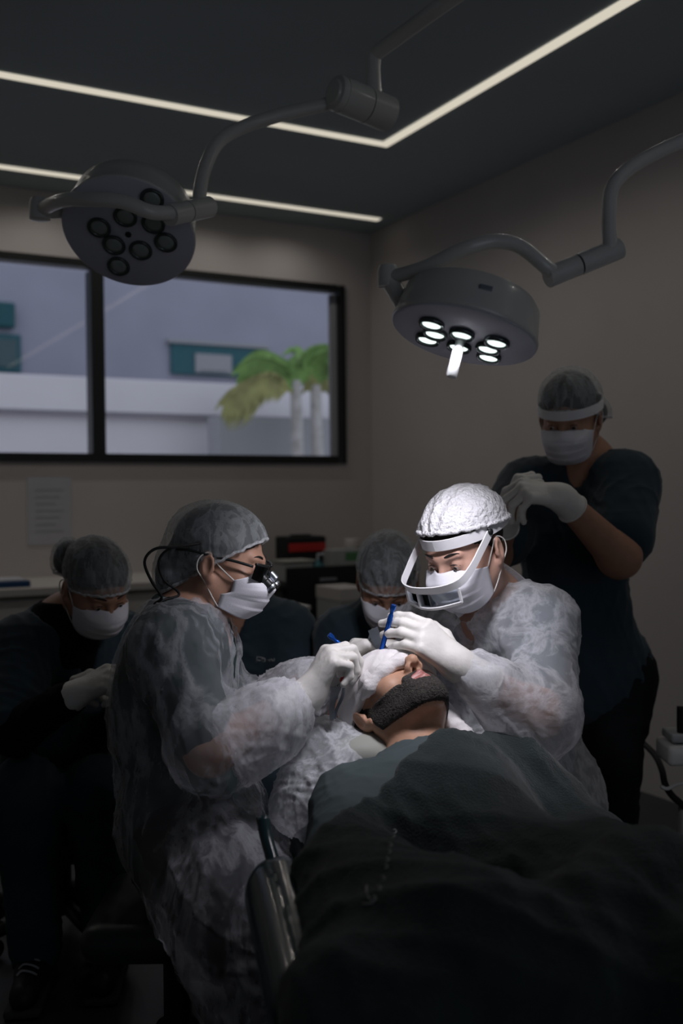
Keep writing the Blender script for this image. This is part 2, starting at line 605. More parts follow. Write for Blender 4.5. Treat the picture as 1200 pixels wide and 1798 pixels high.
M = dict(
    wall=mat('plaster_wall', (0.52, 0.49, 0.475), 0.85, 0.2, noise=(3, 0.03), bump=(160, 0.15, 0.001)),
    ceil=mat('ceiling_paint', (0.40, 0.47, 0.50), 0.9, 0.15, noise=(2, 0.03)),
    floor=mat('floor_tile', (0.032, 0.036, 0.040), 0.45, 0.4, noise=(5, 0.15)),
    black=mat('black_metal', (0.012, 0.014, 0.014), 0.4, 0.4),
    rubber=mat('black_rubber', (0.010, 0.011, 0.012), 0.6, 0.3),
    strip=glow('led_diffuser', (0.70, 0.64, 0.53), 0.95),
    lampw=mat('lamp_enamel', (0.60, 0.60, 0.57), 0.32, 0.5, noise=(9, 0.02), coat=0.3),
    lampface=mat('lamp_face_plastic', (0.54, 0.56, 0.64), 0.4, 0.5, noise=(9, 0.02)),
    lampring=mat('lamp_reflector_ring', (0.10, 0.12, 0.12), 0.25, 0.5, metal=0.6),
    bulbon=glow('lit_bulb', (0.86, 1.0, 0.96), 1.3),
    bulboff=mat('unlit_lens', (0.30, 0.35, 0.33), 0.25, 0.5, coat=0.3),
    handle=mat('frosted_handle', (0.30, 0.31, 0.31), 0.35, 0.5),
    skinA=mat('skin_tan', (0.44, 0.25, 0.175), 0.5, 0.35, noise=(40, 0.08), bump=(300, 0.12, 0.001)),
    skinB=mat('skin_light', (0.52, 0.31, 0.235), 0.5, 0.35, noise=(40, 0.08), bump=(300, 0.12, 0.001)),
    skinC=mat('skin_brown', (0.40, 0.215, 0.14), 0.5, 0.35, noise=(40, 0.08), bump=(300, 0.12, 0.001)),
    skinP=mat('skin_warm', (0.50, 0.285, 0.19), 0.48, 0.35, noise=(60, 0.10), bump=(300, 0.15, 0.001)),
    lips=mat('lips', (0.42, 0.17, 0.15), 0.42, 0.4, noise=(80, 0.08)),
    beard=mat('beard_hair', (0.050, 0.044, 0.040), 0.7, 0.25, noise=(260, 0.6), bump=(420, 1.0, 0.004)),
    hair=mat('dark_hair', (0.014, 0.012, 0.011), 0.5, 0.4, noise=(60, 0.4), bump=(120, 0.6, 0.003)),
    eye=mat('eye_white', (0.45, 0.42, 0.40), 0.2, 0.5),
    iris=mat('iris', (0.015, 0.01, 0.008), 0.12, 0.6),
    scrub=mat('navy_scrubs', (0.026, 0.045, 0.058), 0.85, 0.15, noise=(7, 0.12), bump=(500, 0.2, 0.001), sheen=0.15),
    scrubA=mat('green_scrubs', (0.022, 0.040, 0.038), 0.85, 0.15, noise=(7, 0.15), bump=(500, 0.2, 0.001)),
    scrubB=mat('blue_scrubs', (0.085, 0.135, 0.165), 0.85, 0.15, noise=(7, 0.12), bump=(500, 0.2, 0.001)),
    under=mat('black_undershirt', (0.006, 0.007, 0.008), 0.9, 0.1, bump=(400, 0.2, 0.001)),
    pants=mat('black_trousers', (0.010, 0.012, 0.014), 0.85, 0.15, noise=(6, 0.2)),
    denim=mat('navy_trousers', (0.030, 0.048, 0.060), 0.85, 0.15, noise=(6, 0.2)),
    shoe=mat('dark_shoe', (0.014, 0.015, 0.017), 0.55, 0.3),
    sole=mat('shoe_sole', (0.05, 0.05, 0.05), 0.7, 0.2),
    lace=mat('shoe_lace', (0.35, 0.36, 0.37), 0.8, 0.2),
    tee=mat('teal_tee', (0.078, 0.100, 0.104), 0.9, 0.12, noise=(9, 0.12), bump=(600, 0.3, 0.001)),
    blanket=mat('dark_fleece', (0.024, 0.034, 0.034), 0.95, 0.08, noise=(16, 0.25), bump=(260, 0.8, 0.004), sheen=0.25),
    stitch=mat('pale_embroidery', (0.34, 0.35, 0.34), 0.8, 0.2),
    latex=mat('white_latex', (0.72, 0.70, 0.66), 0.5, 0.4, noise=(30, 0.05), bump=(90, 0.25, 0.003)),
    maskm=mat('mask_paper', (0.72, 0.72, 0.77), 0.8, 0.2, noise=(12, 0.03), bump=(420, 0.25, 0.001)),
    loop=mat('elastic', (0.66, 0.64, 0.60), 0.8, 0.2),
    gauze=mat('gauze', (0.80, 0.77, 0.77), 0.9, 0.1, noise=(14, 0.05), bump=(420, 0.35, 0.002)),
    capw=mat('white_cap_cloth', (0.74, 0.74, 0.76), 0.9, 0.1, noise=(60, 0.06), bump=(120, 1.0, 0.010)),
    visor=mat('white_visor_plastic', (0.80, 0.80, 0.82), 0.35, 0.5),
    capsheer=sheer('sheer_cap', (0.55, 0.60, 0.62), 0.26, 0.50, scale=26, stretch=(1.0, 1.0, 0.3), bump=(1, 0.4, 0.004)),
    band=sheer('cap_band', (0.70, 0.72, 0.74), 0.45, 0.85, scale=60),
    gownA=sheer('sheer_gown', (0.78, 0.80, 0.86), 0.15, 0.42, scale=9, stretch=(1, 1, 0.4), bump=(1, 0.6, 0.02)),
    gownS=sheer('bunched_sleeve', (0.80, 0.81, 0.85), 0.28, 0.66, scale=9, stretch=(1, 1, 0.5), bump=(1, 0.35, 0.012)),
    gownB=sheer('sheer_gown_dense', (0.80, 0.81, 0.85), 0.42, 0.78, scale=12, bump=(1, 0.5, 0.014)),  # more opaque than the left surgeon's gown
    plastic=sheer('crumpled_plastic', (0.78, 0.80, 0.84), 0.45, 0.85, scale=14, bump=(1, 0.45, 0.014), rough=0.3),
    blue=mat('blue_anodised', (0.010, 0.085, 0.42), 0.25, 0.5, metal=0.7),
    steel=mat('steel', (0.36, 0.40, 0.45), 0.3, 0.5, metal=0.9),
    red=mat('red_plastic', (0.45, 0.02, 0.015), 0.4, 0.5),
    vinyl=mat('teal_vinyl', (0.028, 0.062, 0.072), 0.20, 0.4, noise=(8, 0.06), coat=0.3),
    vinyld=mat('dark_vinyl', (0.020, 0.026, 0.030), 0.4, 0.4, noise=(8, 0.1)),
    counterw=mat('white_laminate', (0.50, 0.48, 0.46), 0.5, 0.4, noise=(4, 0.03)),
    cab=mat('cabinet_paint', (0.36, 0.37, 0.33), 0.6, 0.3, noise=(4, 0.04)),
    paper=mat('notice_paper', (0.46, 0.47, 0.50), 0.85, 0.1, noise=(5, 0.03)),
    ink=mat('grey_print', (0.36, 0.38, 0.39), 0.9, 0.1),
    tealp=mat('teal_plastic', (0.01, 0.10, 0.12), 0.4, 0.4),
    greenp=mat('green_label', (0.08, 0.22, 0.09), 0.6, 0.3),
    jarp=mat('grey_jar', (0.36, 0.38, 0.38), 0.4, 0.4),
    bluep=mat('blue_plastic', (0.01, 0.045, 0.13), 0.4, 0.4),
    outw=mat('outside_render', (0.40, 0.41, 0.50), 0.9, 0.1, noise=(1.5, 0.06)),
    outwh=mat('outside_white', (0.90, 0.87, 0.92), 0.9, 0.1, noise=(1.2, 0.03)),
    outline=mat('outside_painted_ledge_shadow', (0.30, 0.29, 0.33), 0.9, 0.1),  # dark tone painted for the shadow line below the coping
    outteal=mat('outside_teal_frame', (0.02, 0.13, 0.16), 0.4, 0.4),
    outglass=mat('outside_pane', (0.05, 0.11, 0.13), 0.1, 0.5),
    outgrey=mat('outside_grey_frame', (0.40, 0.41, 0.44), 0.5, 0.4),
    ground=mat('outside_ground', (0.30, 0.29, 0.28), 0.9, 0.1, noise=(2, 0.1)),
    trunk=mat('palm_trunk', (0.55, 0.53, 0.52), 0.9, 0.1, noise=(14, 0.2)),
    leaf=mat('palm_leaf', (0.20, 0.36, 0.10), 0.6, 0.3, noise=(6, 0.3)),
    leafb=mat('palm_leaf_dry', (0.33, 0.33, 0.13), 0.7, 0.3, noise=(6, 0.3)),
    pane=clear('window_glass'),
    lensg=clear('lens_glass', (0.80, 0.84, 0.88), 1.5),
    smoke=clear('smoked_lens', (0.55, 0.57, 0.60), 1.5),
)

LEDW = 2.2          # each LED light, watts
BEAMW, BEAMA = 19.0, 94
SKY = 0.60
# ------------------------------------------------------------------ room
TH = rad(28.7)
UL = A3(-math.cos(TH), -math.sin(TH), 0)      # along the window wall, to the left
VV = A3(math.sin(TH), -math.cos(TH), 0)       # along the right wall, towards the camera
ZZ = A3(0, 0, 1)
CORNER = A3(0.188, 6.12, 0)
HC = 2.80
RA, RB = 4.6, 8.2                              # room size


def R(a, b, z):
    return CORNER + UL * a + VV * b + ZZ * z


FR = (UL, VV, ZZ)


def rbox(mb, a0, a1, b0, b1, z0, z1, bev=0.0):
    return mb.box(R((a0 + a1) / 2, (b0 + b1) / 2, (z0 + z1) / 2), ((a1 - a0) / 2, (b1 - b0) / 2, (z1 - z0) / 2), FR, bev)


def struct(name, mb, m, **k):
    o = mb.build(name, m, **k)
    o['kind'] = 'structure'
    return o


struct('floor', rbox(MB(), -0.15, RA + 0.15, -0.15, RB + 0.15, -0.10, 0.0), M['floor'])
# ceiling
struct('ceiling', rbox(MB(), -0.15, RA + 0.15, -0.15, RB + 0.15, HC, HC + 0.10), M['ceil'])
# window wall with its opening
WA0, WA1, WZ0, WZ1 = 0.185, 3.30, 1.425, 2.47
w = MB()
rbox(w, -0.15, WA0, -0.15, 0, 0, HC)
rbox(w, WA1, RA + 0.15, -0.15, 0, 0, HC)
rbox(w, WA0, WA1, -0.15, 0, 0, WZ0)
rbox(w, WA0, WA1, -0.15, 0, WZ1, HC)
struct('wall_back', w, M['wall'])
struct('wall_right', rbox(MB(), -0.15, 0, 0, RB, 0, HC), M['wall'])
struct('wall_left', rbox(MB(), RA, RA + 0.15, 0, RB, 0, HC), M['wall'])
w = MB()                                        # wall behind the camera, with an opening added to let in sky fill
rbox(w, -0.15, 1.2, RB, RB + 0.15, 0, HC)
rbox(w, 3.4, RA + 0.15, RB, RB + 0.15, 0, HC)
rbox(w, 1.2, 3.4, RB, RB + 0.15, 2.3, HC)
struct('wall_front', w, M['wall'])
# window: black frame, two sashes, glass
win = struct('window_1', rbox(rbox(rbox(rbox(MB(), WA0, WA0 + 0.032, -0.06, 0.02, WZ0, WZ1), WA1 - 0.05, WA1, -0.06, 0.02, WZ0, WZ1),
             WA0 + 0.05, WA1 - 0.05, -0.06, 0.02, WZ0, WZ0 + 0.045), WA0 + 0.05, WA1 - 0.05, -0.06, 0.02, WZ1 - 0.04, WZ1), M['black'])
MU = 1.655
rbox(MB(), MU - 0.035, MU + 0.035, -0.09, 0.015, WZ0 + 0.045, WZ1 - 0.05).build('mullion', M['black'], win)
for (a0, a1) in ((WA0 + 0.05, MU - 0.035), (MU + 0.035, WA1 - 0.05)):
    rbox(MB(), a0, a1, -0.052, -0.046, WZ0 + 0.045, WZ1 - 0.05).build('pane', M['pane'], win)
s = MB()
rbox(s, WA0 + 0.034, WA0 + 0.075, -0.058, -0.03, WZ0 + 0.045, WZ1 - 0.05)
s.build('sash_rail', M['outgrey'], win)

# ------------------------------------------------------------------ LED strips let into the ceiling
SW = 0.023
LED = 'warm LED strips let into the ceiling'


def strip(segs, label):
    o = empty('led_strip', R(*segs[0][0], HC), label, 'light', LED)
    mb = MB()
    tr = MB()
    for (p, q) in segs:
        a0, a1 = sorted((p[0], q[0]))
        b0, b1 = sorted((p[1], q[1]))
        rbox(mb, a0 - SW, a1 + SW, b0 - SW, b1 + SW, HC - 0.006, HC - 0.001)
    mb.build('diffuser', M['strip'], o)
    return o


CA, CB = 0.73, 1.38
strip([((CA, CB), (3.9, CB)), ((CA, CB + 2 * SW), (CA, 7.2))], 'L-shaped glowing LED strip whose corner points at the room corner')
strip([((0.14, 0.30), (3.9, 0.30))], 'straight glowing LED strip along the ceiling above the window')
for (pts) in ([(0.6 + 0.45 * i, 0.30) for i in range(8)], [(CA + 0.45 * i, CB) for i in range(7)], [(CA, CB + 0.5 + 0.5 * i) for i in range(6)]):
    for (a, b) in pts:
        L = bpy.data.lights.new('led_light', 'SPOT')
        L.energy = LEDW
        L.color = (1.0, 0.93, 0.87)
        L.spot_size = rad(158)
        L.spot_blend = 0.9
        L.shadow_soft_size = 0.0
        lo = bpy.data.objects.new('led_light', L)
        lo.location = Vector(R(a, b, HC - 0.012))
        COL.objects.link(lo)

# ------------------------------------------------------------------ outside
gnd = struct('ground_outside', rbox(MB(), -9, 14, -16, -0.2, -0.6, -0.5), M['ground'])
OB = -7.5      # neighbour's wall plane


def onwall(px, py, b):
    """(a, z) where the ray through a pixel meets the plane at room depth b"""
    o = A3(0, 0, CAMZ)
    d = P(px, py, 1.0) - o
    n = VV
    t = np.dot(R(0, b, 0) - o, n) / np.dot(d, n)
    q = o + d * t
    return float(np.dot(q - CORNER, UL)), float(q[2])


nb = empty('neighbour_house', R(2, OB, -0.5), 'grey rendered house seen through the window, with teal framed windows', 'building')
rbox(MB(), -7, 12, OB - 0.5, OB, -0.5, 7.5).build('house_wall', M['outw'], nb)


def houswin(px0, py0, px1, py1, slats):
    a1, z1 = onwall(px0, py0, OB)
    a0, z0 = onwall(px1, py1, OB)
    z0b = z0
    f = rbox(MB(), a0, a1, OB, OB + 0.06, z0b, z1, 0.01).build('house_window', M['outteal'], nb)
    if slats:
        g0 = a1 - (a1 - a0) * 0.62
        rbox(MB(), g0, a1 - (a1 - a0) * 0.24, OB + 0.05, OB + 0.09, z0b + 0.03, z1 - 0.12).build('sash', M['outgrey'], f)
        rbox(MB(), g0 + 0.06, a1 - (a1 - a0) * 0.24 - 0.06, OB + 0.08, OB + 0.10, z0b + 0.05, z1 - 0.34).build('window_pane', M['outglass'], f)
        rbox(MB(), a0 - 0.05, a1 + 0.05, OB, OB + 0.10, z1, z1 + 0.05).build('lintel', M['outgrey'], f)
    else:
        rbox(MB(), a0 + 0.05, a1 - 0.05, OB + 0.05, OB + 0.08, z0b + 0.06, z1 - 0.06).build('window_pane', M['outglass'], f)
    return f


houswin(298, 603, 464, 665, True)
houswin(-60, 583, 36, 655, False)
a, z = onwall(5, 560, OB)
rbox(MB(), a - 0.12, a + 0.12, OB, OB + 0.15, z - 0.12, z + 0.18, 0.02).build('wall_lantern', M['tealp'], nb)
# garden wall with coping
GB = -4.0
a, zt = onwall(200, 664, GB)
a, zl = onwall(200, 724, GB)
gw = empty('garden_wall', R(2, GB, -0.5), 'white garden wall outside the window with a projecting coping', 'wall')
rbox(MB(), -6, 10, GB - 0.25, GB - 0.06, -0.5, zl + 0.02).build('lower_wall', M['outwh'], gw)
rbox(MB(), -6, 10, GB - 0.25, GB, zl, zt, 0.01).build('coping', M['outwh'], gw)
rbox(MB(), -6, 10, GB - 0.02, GB + 0.012, zl - 0.035, zl - 0.005).build('ledge_shadow_strip', M['outline'], gw)  # dark bar coloured as the shade under the ledge
# low pier at the right, and the palm before it
PB = -3.4
a0, z0 = onwall(385, 730, PB)
pier = rbox(MB(), a0 - 1.9, a0, PB - 0.3, PB, -0.5, z0, 0.01).build('planter_wall', M['outgrey'])
tag(pier, 'pale grey planter wall outside the window at the foot of the palm', 'planter')


def palm():
    b = -2.9
    base_a, _ = onwall(520, 760, b)
    root = R(base_a, b, -0.5)
    o = empty('palm_tree', root, 'green palm with arching fronds outside the window', 'tree')
    for da, top in ((0.0, 668), (-0.16, 676)):
        at, zt = onwall(520 + (35 if da else 0), top, b)
        MB().tube(curve([R(at - 0.02, b + 0.02, -0.5), R(at - 0.03, b, 0.6), R(at, b, zt - 0.2), R(at, b, zt)], 16), [0.075 - 0.0022 * i for i in range(16)], 14).build('trunk', M['trunk'], o, smooth=True)

    def frond(pts, m):
        c = curve([R(*(list(onwall(px, py, bb))[:1] + [bb] + [onwall(px, py, bb)[1]])) for (px, py, bb) in pts], 30)
        mb = MB()
        mb.tube(c, [0.016 - 0.0004 * i for i in range(len(c))], 6)
        n = len(c)
        for i in range(3, n - 1):
            t = nrm(c[min(i + 1, n - 1)] - c[i - 1])
            s_ = nrm(np.cross(t, VV))
            L = 0.30 * math.sin(math.pi * (0.12 + 0.86 * i / n)) + 0.05
            for sg in (-1, 1):
                tip = c[i] + t * L * 0.75 + s_ * sg * L * 0.42 - ZZ * L * 0.45 + VV * random.uniform(-0.05, 0.05)
                mid = c[i] + t * L * 0.38 + s_ * sg * L * 0.28 - ZZ * L * 0.1
                wv = t * 0.028
                th = VV * 0.003
                mb.add([c[i] - wv, c[i] + wv, mid + wv * 1.1, mid - wv * 1.1, tip, c[i] - wv + th, c[i] + wv + th, mid + wv * 1.1 + th, mid - wv * 1.1 + th, tip + th],
                       [(0, 1, 2, 3), (3, 2, 4), (5, 8, 7, 6), (8, 9, 7), (0, 3, 8, 5), (1, 6, 7, 2), (3, 4, 9, 8), (2, 7, 9, 4), (0, 5, 6, 1)])
        mb.build('frond', m, o)
    for pts, m in (
            ([(515, 690, b), (490, 652, b + .1), (455, 640, b + .15), (420, 655, b + .2)], M['leaf']),
            ([(515, 690, b), (480, 668, b + .2), (430, 685, b + .3), (392, 712, b + .35)], M['leafb']),
            ([(515, 685, b), (505, 655, b), (470, 632, b - .1), (440, 640, b - .2)], M['leaf']),
            ([(520, 685, b), (535, 645, b), (555, 625, b), (590, 618, b + .1)], M['leaf']),
            ([(535, 685, b), (548, 655, b), (568, 632, b + .1), (600, 640, b + .2)], M['leaf']),
            ([(530, 690, b), (550, 668, b), (575, 665, b - .1), (600, 690, b - .1)], M['leafb']),
            ([(520, 690, b), (525, 650, b), (530, 625, b - .2), (520, 612, b - .3)], M['leaf'])):
        frond(pts, m)


palm()

# ------------------------------------------------------------------ notice on the wall, left
nt = empty('wall_notice', R(2.0, 0, 1.0), 'pale paper notice taped to the wall below the window', 'notice')
a1, z1 = onwall(47, 838, 0.0)
a0, z0 = onwall(126, 955, 0.0)
rbox(MB(), a0, a1, 0.0, 0.004, z0, z1).build('sheet', M['paper'], nt)
pr = MB()
for i in range(7):
    zz = z1 - 0.06 - i * 0.035
    rbox(pr, a0 + 0.04 + 0.02 * (i % 3), a1 - 0.04, 0.004, 0.005, zz - 0.009, zz)
pr.build('print_lines', M['ink'], nt)

# ------------------------------------------------------------------ counter along the window wall
ct = empty('counter_unit', R(2.4, 0.3, 0), 'long white counter along the window wall behind the seated people', 'counter')
rbox(MB(), 1.35, RA - 0.01, 0.002, 0.56, 0.10, 0.80).build('carcass', M['cab'], ct)
rbox(MB(), 1.32, RA - 0.01, 0.002, 0.60, 0.80, 0.84, 0.006).build('worktop', M['counterw'], ct)
for i in range(6):
    a0 = 1.38 + i * 0.535
    d = rbox(MB(), a0, a0 + 0.525, 0.56, 0.578, 0.12, 0.785, 0.004).build('door', M['counterw'], ct)
    rbox(MB(), a0 + 0.45, a0 + 0.465, 0.578, 0.60, 0.55, 0.70, 0.003).build('handle', M['steel'], d)
# blue folder on it
bf = empty('document_tray', R(2.2, 0.35, 0.84), 'dark blue tray of papers lying on the counter at the left edge', 'tray')
a0, _ = onwall(46, 1078, 0.45)
rbox(MB(), a0, a0 + 0.34, 0.32, 0.56, 0.84, 0.868, 0.004).build('tray_body', M['bluep'], bf)
rbox(MB(), a0 + 0.012, a0 + 0.328, 0.335, 0.545, 0.866, 0.874).build('paper_stack', M['paper'], bf)


def Q(px, py, b):
    a, z = onwall(px, py, b)
    return a, z


# dark trolley with things on top, in the middle background
TB = 0.62
aL, zt = Q(497, 1026, TB)
aR, zt2 = Q(645, 1026, TB)
tz = zt
tr = empty('equipment_trolley', R((aL + aR) / 2, TB - 0.25, 0), 'black equipment trolley by the window wall between the surgeons', 'trolley')
rbox(MB(), aR, aL, 0.10, TB, 0.10, tz - 0.03, 0.01).build('body', M['black'], tr)
rbox(MB(), aR - 0.015, aL + 0.015, 0.085, TB + 0.015, tz - 0.03, tz, 0.006).build('top', M['rubber'], tr)
for k in range(3):
    z0 = 0.14 + k * 0.25
    d = rbox(MB(), aR + 0.015, aL - 0.015, TB, TB + 0.016, z0, z0 + 0.235, 0.004).build('drawer', M['rubber'], tr)
    rbox(MB(), (aR + aL) / 2 - 0.05, (aR + aL) / 2 + 0.05, TB + 0.016, TB + 0.03, z0 + 0.16, z0 + 0.175, 0.003).build('handle', M['steel'], d)
for (a, b) in ((aR + .04, .16), (aL - .04, .16), (aR + .04, TB - .05), (aL - .04, TB - .05)):
    MB().lathe(R(a, b, 0.05) - UL * 0.015, UL, [(0.02, 0), (0.05, 0), (0.05, 0.03), (0.02, 0.03)], 20).build('caster', M['rubber'], tr)
# black box with the red band
bb = 0.40
a1, z1 = Q(505, 943, bb)
a0, z0 = Q(574, 978, bb)
e = empty('tool_case', R((a0 + a1) / 2, bb - 0.1, tz), 'black case with a red band standing at the back of the trolley', 'case')
rbox(MB(), a0, a1, bb - 0.16, bb, tz, z1, 0.012).build('case_body', M['rubber'], e)
rbox(MB(), a0 + 0.008, a1 - 0.008, bb - 0.005, bb + 0.006, z0 + (z1 - z0) * 0.30, z0 + (z1 - z0) * 0.68, 0.003).build('red_band', M['red'], e)
rbox(MB(), (a0 + a1) / 2 - 0.06, (a0 + a1) / 2 + 0.06, bb - 0.09, bb - 0.07, z1, z1 + 0.01, 0.003).build('carry_handle', M['rubber'], e)
# clear tub
bb = 0.58
a1, z1 = Q(500, 985, bb)
a0, z0 = Q(552, 1025, bb)
e = empty('storage_tub', R((a0 + a1) / 2, bb - 0.1, tz), 'translucent grey tub in front of the black case', 'tub')
rbox(MB(), a0, a1, bb - 0.14, bb, tz, z1 - 0.012, 0.012).build('tub_body', M['jarp'], e)
rbox(MB(), a0 - 0.006, a1 + 0.006, bb - 0.146, bb + 0.006, z1 - 0.012, z1, 0.004).build('lid', M['cab'], e)
# teal pump bottle
bb = 0.60
a, z1 = Q(563, 985, bb)
e = empty('pump_bottle', R(a, bb - 0.03, tz), 'dark teal pump bottle on the trolley beside the clear tub', 'bottle')
MB().lathe(R(a, bb - 0.03, tz), ZZ, [(0.0, 0), (0.034, 0), (0.036, 0.01), (0.036, 0.075), (0.028, 0.095), (0.012, 0.10), (0.012, 0.115), (0, 0.115)], 24, cap=False).build('bottle_body', M['tealp'], e, smooth=True)
MB().tube([R(a, bb - 0.03, tz + 0.115), R(a, bb - 0.03, tz + 0.14), R(a - 0.035, bb - 0.03, tz + 0.14)], 0.007, 10).build('pump', M['paper'], e)
# grey-green box and white jar
bb = 0.50
a1, z1 = Q(583, 966, bb)
a0, z0 = Q(642, 1000, bb)
e = empty('glove_box', R((a0 + a1) / 2, bb, tz), 'pale box with a green label beside the central person\'s cap', 'box')
rbox(MB(), a0, a1, bb - 0.12, bb, tz, z1, 0.004).build('carton', M['jarp'], e)
rbox(MB(), a0 + 0.02, a0 + (a1 - a0) * 0.6, bb, bb + 0.002, z1 - 0.06, z1 - 0.015).build('label', M['greenp'], e)
a, zj = Q(628, 945, bb)
e = empty('paper_roll', R(a, bb - 0.06, z1), 'small white paper roll standing on the pale box', 'roll')
MB().lathe(R(a, bb - 0.06, z1), ZZ, [(0.015, 0), (0.04, 0), (0.042, 0.004), (0.042, 0.05), (0.04, 0.054), (0.015, 0.054), (0.015, 0)], 24, cap=False).build('roll', M['counterw'], e, smooth=True)
# white cupboard nearer, partly hidden
bb = 1.5
a1, z1 = Q(496, 1066, bb)
a0, _ = Q(541, 1066, bb)
e = empty('side_cupboard', R((a0 + a1) / 2 + 0.1, bb - 0.2, 0), 'pale narrow cupboard behind the navy scrubs at the left', 'cupboard')
rbox(MB(), a0, a1 + 0.25, bb - 0.42, bb, 0.05, z1 - 0.02, 0.004).build('carcass', M['cab'], e)
rbox(MB(), a0 - 0.01, a1 + 0.26, bb - 0.43, bb + 0.012, z1 - 0.02, z1, 0.004).build('top', M['counterw'], e)
d = rbox(MB(), a0 + 0.012, a1 + 0.238, bb, bb + 0.016, 0.08, z1 - 0.03, 0.004).build('door', M['cab'], e)
rbox(MB(), a0 + 0.03, a0 + 0.042, bb + 0.016, bb + 0.032, z1 - 0.25, z1 - 0.12, 0.003).build('handle', M['steel'], d)
rbox(MB(), a0 + 0.02, a1 + 0.23, bb - 0.40, bb - 0.02, 0.0, 0.05).build('plinth', M['black'], e)
# pale carton low behind the centre person
bb = 1.0
a1, z1 = Q(598, 1035, bb)
a0, z0 = Q(650, 1100, bb)
e = empty('carton', R((a0 + a1) / 2, bb - 0.15, 0), 'pale upright carton between the trolley and the central seated person', 'carton')
rbox(MB(), a0, a1, bb - 0.25, bb, 0.0, z1, 0.005).build('carton_body', M['jarp'], e)
rbox(MB(), a0 - 0.003, a1 + 0.003, bb - 0.253, bb + 0.003, z1 - 0.06, z1 + 0.003, 0.003).build('carton_lid', M['counterw'], e)

# ------------------------------------------------------------------ dental unit at the right edge
un = empty('instrument_post', P(1215, 1700, 2.75) * A3(1, 1, 0), 'grey instrument holder post at the right edge beside the wall', 'dental unit')
up = P(1212, 1420, 2.75)
MB().lathe(up * A3(1, 1, 0), ZZ, [(0.12, 0), (0.12, 0.03), (0.05, 0.05), (0.03, 0.06), (0.03, float(up[2]) + 0.02)], 28).build('post', M['lampw'], un, auto=40)
hd = P(1212, 1318, 2.72)
MB().box(hd, (0.075, 0.06, 0.028), bev=0.012).build('holder_head', M['lampw'], un, auto=40)
MB().box(hd + A3(-0.005, -0.01, 0.045), (0.06, 0.045, 0.012), bev=0.006).build('top_tray', M['jarp'], un, auto=40)
MB().tube(curve([hd + A3(-0.03, -0.03, 0.04), hd + A3(-0.032, -0.035, 0.085), hd + A3(-0.03, -0.03, 0.125)], 8), 0.014, 12).build('handpiece', M['rubber'], un, smooth=True)
MB().tube(curve([P(1161, 1381, 2.70), P(1172, 1385, 2.70), P(1186, 1379, 2.71), P(1210, 1372, 2.73)], 12), 0.005, 8).build('hose_hook', M['lampw'], un, smooth=True)
cb = MB().tube(curve([P(1085, 1240, 3.2), P(1122, 1295, 3.1), P(1150, 1325, 2.95), P(1163, 1352, 2.8), P(1168, 1375, 2.72), P(1180, 1396, 2.72), P(1205, 1420, 2.74), P(1240, 1470, 2.85), P(1262, 1640, 2.95), P(1262, 1690, 2.95)], 50), 0.009, 10).build('hose', M['rubber'], smooth=True)
tag(cb, 'black hose looping past the standing person to the post at the right edge', 'hose')

# ------------------------------------------------------------------ surgical lamps


def onface(px, py, c, n):
    o = A3(0, 0, CAMZ)
    d = P(px, py, 1.0) - o
    return o + d * (np.dot(A3(c) - o, n) / np.dot(d, n))


